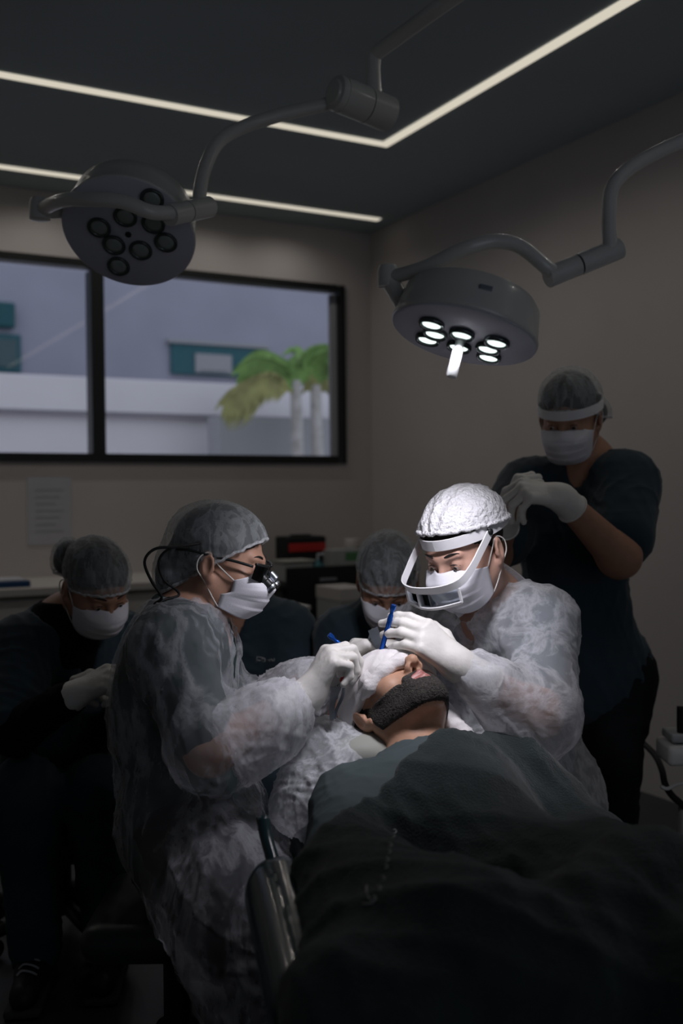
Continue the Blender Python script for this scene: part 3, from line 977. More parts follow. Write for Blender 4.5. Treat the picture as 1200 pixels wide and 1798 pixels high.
def spot_lamp(face, n, radius, thick, lenses, lit, pivot, arm, jointa, jointb, drop, label, ref, handle, q=1.0):
    """face = centre of the lens face, n = way it points"""
    n = nrm(n)
    o = empty('surgical_lamp', face, label, 'lamp', 'ceiling surgical lamps')
    x = nrm(A3(ref) - n * np.dot(ref, n))
    y = np.cross(n, x)
    r = radius
    t = thick
    h = MB().lathe(face - n * t, n, [(r * 0.55, -0.012), (r * 0.86, -0.008), (r * 0.93, 0.004), (r * 0.955, t * 0.4), (r * 0.985, t - 0.012), (r, t - 0.008), (r, t - 0.002), (r * 0.99, t)], 72).build('housing', M['lampw'], o, auto=40)
    MB().lathe(face - n * 0.004, n, [(r * 0.985, 0), (r * 0.985, 0.0055), (r * 0.97, 0.007)], 72).build('face_plate', M['lampface'], o, auto=40)
    lr = r * 0.125
    for (u, v) in lenses:
        c = onface(u, v, face, n) + n * 0.003
        k = MB().lathe(c, n, [(lr * 0.98, 0.0), (lr * 1.38, 0.0), (lr * 1.42, 0.005), (lr * 1.30, 0.009), (lr * 1.05, 0.006), (lr * 0.98, 0.003)], 36, cap=False).build('lens_ring', M['lampring'], o, smooth=True)
        MB().lathe(c, n, [(0.0, 0.0075), (lr * 0.6, 0.0072), (lr * 0.98, 0.0055), (lr * 1.0, 0.003)], 32, cap=False).build('lens', M['bulbon'] if lit else M['bulboff'], k, smooth=True)
    if handle:
        ho = face + x * handle[0] * r + y * handle[1] * r
        MB().lathe(ho, n, [(a_ * q, b_) for (a_, b_) in ((0.017, 0.003), (0.017, 0.010), (0.011, 0.013), (0.0105, 0.022), (0.0135, 0.026), (0.0135, handle[2] - 0.004), (0.011, handle[2]), (0.004, handle[2]))], 28).build('handle', M['handle'], o, auto=40)
    else:
        MB().lathe(face + n * 0.003, n, [(0.008, 0), (0.008, 0.004)], 16).build('handle_socket', M['black'], o)
    # pivot on the rim, arm, swivel joint, drop tube
    pv = A3(pivot)
    rim = face - n * t * 0.5 + nrm((pv - face) - n * np.dot(pv - face, n)) * r * 0.9
    pb = MB().tube([rim, rim + (pv - rim) * 0.55, pv], [0.021 * q, 0.023 * q, 0.023 * q], 20).build('yoke_stub', M['lampw'], o, auto=50)
    MB().lathe(pv - ZZ * 0.028 * q, ZZ, [(0.012 * q, 0), (0.026 * q, 0.003 * q), (0.027 * q, 0.045 * q), (0.022 * q, 0.056 * q), (0.0, 0.058 * q)], 24).build('pivot_cap', M['lampw'], o, auto=50)
    ca = curve(arm, 36)
    MB().tube(ca, 0.0175 * q, 18).build('arm', M['lampw'], o, smooth=True)
    ja, jb = A3(jointa), A3(jointb)
    mid = ja + (jb - ja) * 0.42
    MB().tube([ja, mid], 0.0255 * q, 24).build('joint_sleeve', M['lampw'], o, auto=50)
    MB().tube([mid, mid + nrm(jb - ja) * 0.003], 0.0235 * q, 24).build('joint_gap', M['black'], o, auto=50)
    MB().tube([mid + nrm(jb - ja) * 0.003, jb], 0.0262 * q, 24).build('joint_sleeve', M['lampw'], o, auto=50)
    MB().tube(curve(drop, 40), 0.0175 * q, 18).build('drop_tube', M['lampw'], o, smooth=True)
    return o, h, x, y


# lit lamp on the right
DR = 1.76
faceR = P(815, 589, DR)
nR = nrm(A3(-0.26, -0.19, -0.95))
ln = [(760, 563), (766, 580), (753, 590), (813, 581), (808, 603), (874, 595), (859, 606), (860, 621)]
oR, hR, xR, yR = spot_lamp(faceR, nR, 0.128, 0.064, ln, True, P(682, 486, DR + 0.03),
    [P(684, 488, DR + 0.03), P(745, 470, DR - 0.02), P(810, 439, DR - 0.06), P(865, 424, DR - 0.06), P(912, 432, DR - 0.06), P(955, 465, DR - 0.06), P(975, 480, DR - 0.05)],
    P(962, 487, DR - 0.05), P(1088, 436, DR - 0.02),
    [P(1072, 442, DR - 0.03), P(1070, 390, DR - 0.03), P(1074, 335, DR - 0.03), P(1100, 300, DR - 0.02), P(1150, 270, DR), P(1215, 240, DR + 0.02), P(1330, 190, DR + 0.05)],
    'lit round surgical lamp with eight glowing bulbs over the patient', (1, 0, 0), (-0.03, 0.0, 0.078), 0.70)
# its ceiling post, out of frame to the right
pp = P(1330, 190, DR + 0.05)
MB().tube([pp - ZZ * 0.06, A3(pp[0], pp[1], HC - 0.03)], 0.03, 20).build('ceiling_post', M['lampw'], oR, auto=50)
MB().lathe(A3(pp[0], pp[1], HC - 0.04), ZZ, [(0.10, 0), (0.11, 0.01), (0.11, 0.038)], 32).build('ceiling_flange', M['lampw'], oR, auto=50)
rs = MB()
cc = faceR - nR * 0.040
dd = nrm(A3(0.05, -1, 0) - nR * np.dot(A3(0.05, -1, 0), nR))
MB().box(cc + dd * 0.124, (0.011, 0.0035, 0.0035), (xR, dd, nR), 0.001).build('badge', M['steel'], oR)

# unlit lamp on the left
DL = 2.62
faceL = P(226, 410, DL)
nL = nrm(A3(-0.08, -0.62, -0.78))
ln = [(268, 347), (221, 378), (270, 390), (175, 397), (201, 428), (248, 437), (292, 423), (209, 465)]
oL, hL, xL, yL = spot_lamp(faceL, nL, 0.172, 0.09, ln, False, P(70, 368, DL - 0.02),
    [P(72, 368, DL - 0.02), P(110, 352, DL - 0.14), P(160, 350, DL - 0.20), P(215, 354, DL - 0.22), P(265, 372, DL - 0.21), P(310, 374, DL - 0.17)],
    P(298, 378, DL - 0.18), P(367, 363, DL - 0.05),
    [P(350, 366, DL - 0.08), P(352, 330, DL - 0.06), P(362, 290, DL - 0.03), P(385, 248, DL), P(430, 222, DL + 0.03), P(500, 200, DL + 0.06), P(590, 180, DL + 0.10)],
    'unlit round surgical lamp hanging in front of the window', (1, 0, 0), None)
j0, j1 = P(598, 166, DL + 0.06), P(682, 201, DL + 0.16)
MB().tube([j0, j0 + (j1 - j0) * 0.5], 0.047, 32).build('elbow_barrel', M['lampw'], oL, auto=50)
MB().tube([j0 + (j1 - j0) * 0.5, j0 + (j1 - j0) * 0.52], 0.044, 32).build('joint_gap', M['black'], oL, auto=50)
MB().tube([j0 + (j1 - j0) * 0.52, j1], 0.047, 32).build('elbow_barrel', M['lampw'], oL, auto=50)
dj = nrm(j1 - j0)
MB().lathe(j0 - dj * 0.004, -dj, [(0.045, -0.004), (0.047, 0.004), (0.044, 0.014), (0.033, 0.016), (0.030, 0.022), (0.012, 0.024)], 32).build('barrel_cap', M['lampw'], oL, auto=40)
q = P(655, 165, DL + 0.12)
MB().tube([q, P(655, 120, DL + 0.12), P(657, 92, DL + 0.12)], [0.024, 0.020, 0.021], 20).build('drop_post', M['lampw'], oL, auto=50)
MB().tube(curve([P(657, 96, DL + 0.12), P(700, 65, DL + 0.05), P(790, 0, DL - 0.1), P(900, -75, DL - 0.2)], 20), 0.02, 16).build('boom', M['lampw'], oL, smooth=True)
pp = P(900, -75, DL - 0.2)
MB().tube([pp - ZZ * 0.05, A3(pp[0], pp[1], HC - 0.02)], 0.032, 20).build('ceiling_post', M['lampw'], oL, auto=50)
MB().lathe(A3(pp[0], pp[1], HC - 0.035), ZZ, [(0.10, 0), (0.11, 0.01), (0.11, 0.034)], 32).build('ceiling_flange', M['lampw'], oL, auto=50)

# the beam of the lit lamp: one spot at each bulb
tgt = P(675, 1150, 2.10)
for (u, v) in [(760, 563), (766, 580), (753, 590), (813, 581), (808, 603), (874, 595), (859, 606), (860, 621)]:
    L = bpy.data.lights.new('surgical_beam', 'SPOT')
    L.energy = BEAMW / 8
    L.color = (0.94, 0.91, 1.0)
    L.spot_size = rad(BEAMA)
    L.spot_blend = 1.0
    L.shadow_soft_size = 0.018
    lo = bpy.data.objects.new('surgical_beam', L)
    src = onface(u, v, faceR, nR) + nR * 0.03
    lo.location = Vector(src)
    lo.rotation_euler = Vector(tgt - src).to_track_quat('-Z', 'Y').to_euler()
    COL.objects.link(lo)

# ------------------------------------------------------------------ daylight
W = bpy.data.worlds.new('world')
S.world = W
W.use_nodes = True
bgn = W.node_tree.nodes['Background']
bgn.inputs['Color'].default_value = (0.80, 0.86, 1.0, 1)
bgn.inputs['Strength'].default_value = SKY

cam = bpy.data.cameras.new('camera')
cam.sensor_fit = 'VERTICAL'
cam.sensor_height = 36
cam.sensor_width = 24
cam.lens = FPX / 1798 * 36
cam.dof.use_dof = True
cam.dof.focus_distance = 2.08
cam.dof.aperture_fstop = 2.4
cam.clip_start = 0.02
co = bpy.data.objects.new('camera', cam)
co.matrix_world = Matrix.Translation(CAMP) @ CR.to_4x4()
COL.objects.link(co)
S.camera = co
S.view_settings.view_transform = 'Standard'
S.view_settings.look = 'None'
S.view_settings.gamma = 1
S.view_settings.exposure = 0
S.view_settings.use_curve_mapping = False
# ------------------------------------------------------------------ people: building blocks


def frame(F, U):
    """rows: right, forward, up"""
    f = nrm(F)
    u = A3(U) - f * np.dot(A3(U), f)
    u = nrm(u)
    return np.array([np.cross(f, u), f, u])


class Head:
    def __init__(s, C, F, U=(0, 0, 1), sc=1.0):
        s.C, s.fr, s.sc = A3(C), frame(F, U), sc

    def w(s, *q):
        q = A3(*q) * s.sc
        return s.C + q @ s.fr

    def dirw(s, *q):
        return A3(*q) @ s.fr

    def rc(s, a, b, r1, r2=None, k=0.02, m='+'):
        return rc(s.w(a), s.w(b), r1 * s.sc, None if r2 is None else r2 * s.sc, k * s.sc, m)

    def el(s, c, r, k=0.02, m='+', rot=None):
        fr = s.fr if rot is None else np.array(rot) @ s.fr
        return el(s.w(c), A3(r) * s.sc, fr, k * s.sc, m)

    def skull(s):
        return [s.el((0, -0.014, 0.034), (0.077, 0.099, 0.088)), s.el((0, 0.025, -0.015), (0.066, 0.068, 0.085), 0.02)]

    def prims(s, lids=0.6):
        o = s.skull()
        for g in (-1, 1):
            o += [s.rc((g * .056, -.004, -.05), (g * .022, .060, -.097), .022, .018, .03),
                  s.el((g * .043, .060, -.032), (.024, .024, .024), .025),
                  s.rc((g * .010, .090, .017), (g * .040, .080, .021), .009, .008, .014)]
        o += [s.el((0, .073, -.102), (.023, .019, .016), .02), s.el((0, .076, -.070), (.034, .020, .026), .02)]
        for g in (-1, 1):
            o += [s.el((g * .033, .107, -.001), (.017, .021, .012), .012, '-'),
                  s.el((g * .032, .0805, -.001), (.0145, .0135, .0135), .004)]
        o += [s.rc((0, .091, .006), (0, .115, -.036), .0075, .0100, .012), s.el((0, .115, -.040), (.0100, .0105, .0090), .008)]
        for g in (-1, 1):
            o += [s.el((g * .0125, .102, -.045), (.0075, .0115, .0080), .008)]
        for g in (-1, 1):
            o += [s.el((g * .0072, .1075, -.0515), (.0048, .0075, .0060), .002, '-')]
        o += [s.rc((-.019, .090, -.0685), (0, .099, -.0665), .005, .0062, .005), s.rc((.019, .090, -.0685), (0, .099, -.0665), .005, .0062, .005),
              s.rc((-.016, .090, -.0795), (0, .096, -.0805), .0055, .0075, .005), s.rc((.016, .090, -.0795), (0, .096, -.0805), .0055, .0075, .005),
              s.rc((-.023, .092, -.0738), (0, .104, -.0738), .0020, .0022, .003, '-'), s.rc((.023, .092, -.0738), (0, .104, -.0738), .0020, .0022, .003, '-')]
        for g in (-1, 1):
            a = rad(22) * g
            rot = np.array([[math.cos(a), -math.sin(a), 0], [math.sin(a), math.cos(a), 0], [0, 0, 1]])
            o += [s.el((g * .0815, -.012, -.010), (.0085, .019, .031), .006, rot=rot), s.el((g * .0785, -.002, -.038), (.007, .010, .011), .006, rot=rot),
                  s.el((g * .0905, -.008, -.010), (.0065, .010, .019), .004, '-', rot=rot),
                  s.el((g * .083, .003, -.016), (.004, .005, .007), .003)]
        return o

    # ---- things worn on the head
    def eyes(s, parent, lidr=0.0):
        for g in (-1, 1):
            e = s.w(g * .032, .0845, -.0035)
            m = sculpt('eye', [el(e, A3(.0105, .0105, .0062) * s.sc, s.fr)], 0.0022)
            o = link('eye', m, M['eye'], parent)
            i = s.w(g * .032, .0935, -.0055)
            m = sculpt('iris', [el(i, A3(.0052, .0026, .0048) * s.sc, s.fr)], 0.0012)
            link('iris', m, M['iris'], o)
            lash = [s.w(g * (.020 + .0245 * t), .0925 + .004 * math.sin(math.pi * t) - .006 * t, .0005 + .0045 * math.sin(math.pi * t) - 0.002 * t) for t in np.linspace(0, 1, 9)]
            MB().tube(lash, [.0005, .0008, .0010, .0011, .0011, .0011, .0010, .0008, .0005], 6).build('eyelash', M['hair'], parent, smooth=True)
            br = [s.w(g * (.012 + .036 * t), 0.0955 - .013 * t * t, .0205 + .0075 * math.sin(math.pi * min(1, t * .75))) for t in np.linspace(0, 1, 10)]
            MB().tube(br, [.0012, .0020, .0024, .0024, .0023, .0021, .0019, .0015, .0011, .0006], 7).build('eyebrow', M['hair'], parent, smooth=True)

    def hair(s, parent, bun=None, low=-0.02):
        ps = [s.el((0, -0.018, 0.034), (0.079, 0.099, 0.0925)), s.el((0, .002, .050), (.070, .079, .064))]
        if bun is not None:
            ps += [s.el(bun[0], bun[1], 0.03)]
        ps += [cut(s.w(0, .090, .058), s.dirw(0, .70, -.71), 0.004)]
        ps += [s.el((0, .115, -.03), (.075, .078, .085), .01, '-')]
        return link('hair', sculpt('hair', ps, 0.005 * s.sc, smooth=1, disp=folds(0.0015, 0.012, 5)), M['hair'], parent)

    def cap(s, parent, shape, front, back, bun=None, m='capsheer', seed=1, amp=0.004, name='bouffant_cap', bandr=0.0035, bk=.035):
        """gathered cap: ellipsoid shape=(c, r) kept above the plane through the brow point and the nape point"""
        ps = [s.el(shape[0], shape[1])]
        if bun is not None:
            ps += [s.el(bun[0], bun[1], bk)]
        f, b = A3(front), A3(back)
        d = nrm(f - b)
        n = np.cross(d, A3(1, 0, 0))
        if n[2] > 0:
            n = -n
        ps += [cut(s.w(f), s.dirw(n))]
        pin = s.w(f)
        fn = folds(amp, 0.045, seed, 5)

        def pleat(V, N):
            q = (V - s.C) @ s.fr.T / s.sc
            ang = np.arctan2(q[:, 0], q[:, 2] - 0.01 - 0.0 * q[:, 1])
            e = np.exp(-np.linalg.norm(V - pin, axis=1) / 0.07)
            return fn(V, N) + amp * 0.7 * np.sin(ang * 14 + seed + 2 * np.sin(ang * 3)) * (0.35 + e)
        me = sculpt(name, ps, 0.004 * s.sc, smooth=1, disp=pleat)
        o = link(name, me, M[m], parent)
        # elastic edge: where the plane meets the cap
        w = s
        cx = A3(shape[0])
        pts = []
        n_ = A3(n)
        for i in range(72):
            a = 2 * math.pi * i / 72
            # walk outwards in the plane from its middle until the cap's surface is met
            mid = (f + b) / 2
            dv = d * math.cos(a) + A3(1, 0, 0) * math.sin(a)
            lo_, hi_ = 0.0, 0.25
            for _ in range(26):
                md = (lo_ + hi_) / 2
                q = (mid + dv * md - cx) / A3(shape[1])
                ins = q @ q < 1
                if bun is not None:
                    q2 = (mid + dv * md - A3(bun[0])) / A3(bun[1])
                    ins = ins or q2 @ q2 < 1
                if ins:
                    lo_ = md
                else:
                    hi_ = md
            wob = 0.0015 * math.sin(i * 2.2) + 0.001 * math.sin(i * 5.1)
            pts.append(w.w(mid + dv * (lo_ + 0.000) + n_ * (wob)))
        pts.append(pts[0])
        pts.append(pts[1])
        MB().tube(pts, [bandr * (1 + 0.25 * math.sin(i * 2.9)) for i in range(len(pts))], 8, cap=False).build('elastic_edge', M['capw'] if m == 'capw' else M['band'], o, smooth=True)
        return o

    def mask(s, parent, mcol='maskm', seed=0, drop=0.0, jut=0.0, notch=0.0):
        nu, nv = 41, 34
        kv = np.array([0, .12, .3, .55, .8, 1.0])
        yc = np.interp(np.linspace(0, 1, nv), kv, np.array([.108, .127, .134, .127 + jut, .113 + jut, .091 + jut]))
        zc = np.interp(np.linspace(0, 1, nv), [0, .12, .5, 1], [-.008, -.024, -.066, -.117 - drop])
        for _ in range(3):
            yc[1:-1] = (yc[:-2] + 2 * yc[1:-1] + yc[2:]) / 4
        r = np.random.RandomState(seed)
        V = []
        for j in range(nv):
            v = j / (nv - 1)
            ws = .075 - .011 * v - notch * .10
            ys = .036 - .006 * v + notch * (1 if v < .42 else max(0, 1 - (v - .42) / .12) * 1.0 - (.3 if v > .54 else 0))
            zs = -.030 - .066 * v - drop * .6 * v
            for i in range(nu):
                u = -1 + 2 * i / (nu - 1)
                a = u * math.pi / 2
                x = ws * math.sin(a)
                q = abs(math.cos(a)) ** 0.85
                if v < .2:
                    q = q * (1 - .28 * (1 - v / .2) * math.sin(math.pi * min(1, abs(u) * 1.25)) ** 2)
                y = ys + (yc[j] - ys) * q
                z = zs + (zc[j] - zs) * (1 - abs(u) ** 2.2)
                pl = (v * 4.0) % 1.0
                y += (.0030 * (1 - pl) if .15 < v < .92 else 0) * q
                y += .0015 * math.sin(7 * u + 9 * v + seed) * q
                V.append(s.w(x, y, z))
        V = np.array(V)
        Q = np.array([[j * nu + i, j * nu + i + 1, (j + 1) * nu + i + 1, (j + 1) * nu + i] for j in range(nv - 1) for i in range(nu - 1)])
        N = vnorm(V, Q)
        if np.mean(N @ s.fr[1]) < 0:
            N = -N
        th = 0.0016
        W = V - N * th
        n = len(V)
        rim = [j * nu for j in range(nv)] + [(nv - 1) * nu + i for i in range(1, nu)] + [j * nu + nu - 1 for j in range(nv - 2, -1, -1)] + [i for i in range(nu - 2, 0, -1)]
        QQ = [list(q) for q in Q] + [[q[3] + n, q[2] + n, q[1] + n, q[0] + n] for q in Q]
        for i in range(len(rim)):
            a, b = rim[i], rim[(i + 1) % len(rim)]
            QQ.append([a, b, b + n, a + n])
        o = link('face_mask', npmesh('face_mask', np.concatenate([V, W]), np.array(QQ)), M[mcol], parent)
        for g in (-1, 1):
            c0 = s.w(g * (.0745 - notch * .1), .036 + notch, -.031)
            c1 = s.w(g * (.0640 - notch * .1), .030 - notch * .3, -.095 - drop * .6)
            lp = curve([c0, s.w(g * .079, .012, -.004), s.w(g * .0835, -.010, .019), s.w(g * .0875, -.030, .004), s.w(g * .086, -.030, -.022), s.w(g * .080, -.010, -.045), s.w(g * .071, .010, -.075), c1], 32)
            MB().tube(lp, .0015, 7).build('ear_loop', M['loop'], o, smooth=True)
        return o


# lengths of the finger bones, and where each knuckle sits: (along, across, bones)
FING = [(.090, .031, (.042, .026, .021)), (.094, .0105, (.046, .030, .022)), (.089, -.0105, (.042, .028, .021)), (.080, -.029, (.033, .021, .019))]


def hand(W, d, n, side, curls, spread=(.10, .03, -.04, -.12), thumb=((.55, .75, .35), (.85, .30, .45), (.9, -.1, .45)), r=1.0, g=0.0):
    """prims of a hand: wrist W, fingers along d, palm facing n, side +1 right / -1 left"""
    W, d = A3(W), nrm(d)
    n = nrm(A3(n) - d * np.dot(A3(n), d))
    t = np.cross(d, n) * side
    ps = []
    for i, (L, o, bones) in enumerate(FING):
        kn = W + d * L * r + t * o * r - n * (.004 if i in (0, 3) else .0) * 0
        root = W + d * .012 * r + t * o * .55 * r
        ps.append(rc(root, kn, .0165 * r + g, .0120 * r + g, .012))
        p = kn
        ang = 0
        rr = (.0100, .0092, .0084, .0074) if i < 3 else (.0088, .0080, .0074, .0066)
        for j, bl in enumerate(bones):
            ang += rad(curls[i][j])
            dd = nrm(d * math.cos(ang) + n * math.sin(ang) + t * spread[i] * max(0, math.cos(ang)))
            q = p + dd * bl * r
            ps.append(rc(p, q, rr[j] * r + g, rr[j + 1] * r + g, .004))
            p = q
    ps.append(rc(W + n * .004, W + d * .07 * r + n * .006, .021 * r + g, .014 * r + g, .02))
    p = W + d * .018 * r + t * .020 * r + n * .006
    for j, (bl, r0, r1) in enumerate(((.046, .0175, .0120), (.032, .0115, .0100), (.026, .0098, .0080))):
        a = thumb[j]
        q = p + nrm(d * a[0] + t * a[1] + n * a[2]) * bl * r
        ps.append(rc(p, q, r0 * r + g, r1 * r + g, .008 if j == 0 else .005))
        p = q
    return ps, d, n, t


def glove(parent, W, E, d, n, side, curls, cuff=.075, r=1.0, seed=0, m='latex', arm=1.0, **k):
    W, E = A3(W), A3(E)
    ps, d, n, t = hand(W, d, n, side, curls, r=r, g=.0008, **k)
    f = nrm(E - W)
    cr = .029 + (.043 * arm - .029) * (cuff + .012) / np.linalg.norm(E - W) + .0045
    ps.append(rc(W + d * .01, W + f * .01, .028 * r, .0325 * r, .02))
    ps.append(rc(W + f * .005, W + f * cuff, .0325 * r, cr, .01))
    ps.append(cut(W + f * (cuff + .012), f))
    u = nrm(np.cross(f, A3(.3, .2, .9)))
    cf = np.array([u, np.cross(f, u), f])
    fn = folds(.0016, .022, seed, 4)

    def dp(V, N):
        return fn(V, N) * (0.4 + np.clip(((V - W) @ f) / .05, 0, 1))
    o = link('glove', sculpt('glove', ps, .0029, smooth=1, disp=dp), M[m], parent)
    rm = []
    for i in range(30):
        a = 2 * math.pi * i / 29
        rm.append(W + f * (cuff + .009) + (cf[0] * math.cos(a) + cf[1] * math.sin(a)) * (cr + .0006))
    MB().tube(rm, .0026, 8, cap=False).build('cuff_roll', M[m], o, smooth=True)
    return o


class Body:
    """joints in world space. b scales girth."""

    def __init__(s, head, N, SR, SL, ER, EL, WR, WL, CH, AB, PV, HR=None, HL=None, KR=None, KL=None, AR=None, AL=None, b=1.0, lat=None, arm=1.0, neck=.052):
        for k_, v in dict(head=head, N=N, SR=SR, SL=SL, ER=ER, EL=EL, WR=WR, WL=WL, CH=CH, AB=AB, PV=PV, HR=HR, HL=HL, KR=KR, KL=KL, AR=AR, AL=AL).items():
            setattr(s, k_, A3(v) if v is not None and not isinstance(v, Head) else v)
        s.b, s.arm, s.nk = b, arm, neck
        lat = nrm(s.SR - s.SL) if lat is None else nrm(lat)
        s.lat = lat
        up = nrm(s.N - s.CH)
        s.fw = nrm(np.cross(up, lat))
        s.fC = np.array([nrm(lat - up * np.dot(lat, up)), s.fw, up])
        u2 = nrm(s.CH - s.PV)
        l2 = nrm(lat - u2 * np.dot(lat, u2))
        s.fA = np.array([l2, np.cross(u2, l2), u2])

    def torso(s, g=0.0):
        b = s.b
        sw = np.linalg.norm(s.SR - s.SL)
        o = [el(s.CH, A3(.158 * b, .112 * b, .175) + g, s.fC), el(s.AB, A3(.150 * b, .110 * b, .16) + g, s.fA, .06), el(s.PV, A3(.168 * b, .118 * b, .125) + g, s.fA, .06)]
        nb = s.N - s.fC[2] * .03
        for q in (s.SR, s.SL):
            o.append(rc(nb, q, .056 * b + g, .056 * s.arm + g, .05))
        return o

    def arms(s, g=0.0, upto=None, which='RL'):
        o = []
        a = s.arm
        for c in which:
            S_, E_, W_ = getattr(s, 'S' + c), getattr(s, 'E' + c), getattr(s, 'W' + c)
            if upto is None:
                o += [rc(S_, E_, .054 * a + g, .043 * a + g, .04), rc(E_, W_, .043 * a + g, .029 + g, .03)]
            elif upto <= 1:
                o += [rc(S_, S_ + (E_ - S_) * upto, .054 * a + g, (.054 - .011 * upto) * a + g, .04)]
            else:
                o += [rc(S_, E_, .054 * a + g, .045 * a + g, .04), rc(E_, E_ + (W_ - E_) * (upto - 1), .045 * a + g, (.045 - .013 * (upto - 1)) * a + g, .03)]
        return o

    def legs(s, g=0.0, which='RL'):
        o = []
        for c in which:
            H_, K_, A_ = getattr(s, 'H' + c), getattr(s, 'K' + c), getattr(s, 'A' + c)
            o += [rc(H_, K_, .085 * s.b + g, .060 * s.b + g, .04), rc(K_, A_, .060 * s.b + g, .040 + g, .03)]
        return o

    def neck(s):
        h = s.head
        return [rc(h.w(0, -.022, -.07), s.N, s.nk, s.nk * 1.06, .03), rc(s.N, s.N - s.fC[2] * .05, .058, .075, .04)]

    def body(s, m, hands='RL', h=.0065, hh=.0032, legs=True, lips=False):
        H_ = s.head
        ps = s.torso() + s.arms() + s.neck()
        if legs and s.HR is not None:
            ps += s.legs()
        for c in hands:
            W_, E_ = getattr(s, 'W' + c), getattr(s, 'E' + c)
            dd = getattr(s, 'hd' + c, None)
            if dd is not None:
                hp, _, _, _ = hand(W_, dd[0], dd[1], 1 if c == 'R' else -1, dd[2], g=-.0012, **getattr(s, 'hk' + c, {}))
                ps += hp
        ps += H_.prims()
        c = H_.C
        fine = [(c - .145, c + .145, hh)]
        o = link('person', sculpt('person', ps, h, fine, 1), [M[m]] if not lips else [M[m], M['lips']], None, origin=(float(s.PV[0]), float(s.PV[1]), 0.0))
        if lips:
            me = o.data
            org = A3(list(o['org']))
            n = len(me.polygons)
            cc = np.empty(n * 3, np.float32)
            me.polygons.foreach_get('center', cc)
            q = (cc.reshape(-1, 3) + org - H_.C) @ H_.fr.T / H_.sc
            lp = ((np.abs(q[:, 0]) / .0235) ** 2 + ((q[:, 2] + .0735) / .0135) ** 2 < 1) & (q[:, 1] > .086)
            me.polygons.foreach_set('material_index', lp.astype(np.int32))
        s.o = o
        return o

    def top(s, m, name='scrub_top', g=.012, sleeve=.75, hem=.10, vneck=.09, amp=.010, seed=1, h=.0075, wl=.09, loose=.012, wide=.058, extra=None):
        ps = s.torso(g) + s.arms(g + loose, upto=sleeve)
        ps += [rc(s.N, s.N - s.fC[2] * .05, .066 + g, .080 + g, .03)]
        ps += [el(s.PV - s.fA[2] * hem * .5, A3(.160 * s.b, .120 * s.b, .09 + hem * .5) + g * .8, s.fA, .05)]
        if extra:
            ps += extra
        # neckline
        up, fw = s.fC[2], s.fC[1]
        ps += [rc(s.N + up * .10, s.N + up * .02, .085, wide + g * .4, .01, '-')]
        if vneck:
            ps += [rc(s.N + up * .02 + fw * .05, s.N - up * vneck + fw * (.10 * s.b + g), wide * .9, .010, .008, '-')]
        ps += [cut(s.PV - s.fA[2] * (hem + .06), -s.fA[2])]
        for c in 'RL':
            S_, E_, W_ = getattr(s, 'S' + c), getattr(s, 'E' + c), getattr(s, 'W' + c)
        return link(name, sculpt(name, ps, h, smooth=1, disp=folds(amp, wl, seed, 5)), M[m], s.o)

    def trousers(s, m, g=.012, amp=.010, seed=3, h=.009, name='trousers'):
        ps = [el(s.PV, A3(.169 * s.b, .119 * s.b, .125) + g * .7, s.fA)] + s.legs(g)
        for c in 'RL':
            A_, K_ = getattr(s, 'A' + c), getattr(s, 'K' + c)
            ps.append(rc(K_, A_ - nrm(K_ - A_) * .02, .060 * s.b + g, .052 + g, .03))
        ps += [cut(A3(0, 0, .035), A3(0, 0, -1))]
        return link(name, sculpt(name, ps, h, smooth=1, disp=folds(amp, .11, seed, 4)), M[m], s.o)

    def shoes(s, dirs, m='shoe', laces=False):
        for c, d in zip('RL', dirs):
            A_ = getattr(s, 'A' + c)
            d = nrm(A3(d[0], d[1], 0))
            sd = np.cross(d, ZZ)
            g0 = A3(A_[0], A_[1], 0)
            ps = [rc(g0 - d * .045 + ZZ * .062, g0 + d * .045 + ZZ * .060, .036, .036, .03), rc(g0 + d * .05 + ZZ * .050, g0 + d * .15 + ZZ * .045, .038, .034, .03),
                  rc(g0 - d * .04 + ZZ * .10, g0 - d * .03 + ZZ * .13, .040, .044, .03), cut(A3(0, 0, .018), A3(0, 0, -1))]
            o = link('shoe', sculpt('shoe', ps, .005), M[m], s.o)
            ps = [bx(g0 + d * .052 + ZZ * .012, (.044, .128, .012), np.array([sd, d, ZZ]), .010), cut(A3(0, 0, .0015), A3(0, 0, -1))]
            link('sole', sculpt('sole', ps, .004), M['sole'], o)
            if laces:
                for i in range(4):
                    b0 = g0 + d * (.035 + .025 * i) + ZZ * (.1005 - .0045 * i)
                    MB().tube(curve([b0 - sd * .024 - ZZ * .010, b0 - sd * .012 + d * .005, b0 + sd * .012 - d * .005, b0 + sd * .024 - ZZ * .010], 9), .0028, 7).build('lace', M['lace'], o, smooth=True)


STOOLS = 'black wheeled clinic stools under the seated people'


def stool(x, y, z, label):
    o = empty('clinic_stool', (x, y, 0), label, 'stool', STOOLS)
    c = A3(x, y, 0)
    link('seat', sculpt('seat', [bx(c + ZZ * (z - .04), (.17, .17, .04), None, .038)] + [], .008), M['vinyld'], o)
    MB().lathe(c, ZZ, [(.045, .06), (.045, .13), (.028, .14), (.028, z - .09), (.06, z - .08)], 24).build('column', M['black'], o, auto=40)
    for i in range(5):
        a = 2 * math.pi * i / 5 + .3
        d = A3(math.cos(a), math.sin(a), 0)
        MB().tube([c + ZZ * .09, c + d * .22 + ZZ * .07], [.022, .016], 12).build('leg', M['black'], o, smooth=True)
        MB().lathe(c + d * .225 + ZZ * .028 - np.cross(d, ZZ) * .011, np.cross(d, ZZ), [(.012, 0), (.027, .003), (.027, .019), (.012, .022)], 18).build('caster', M['rubber'], o, auto=40)
    return o


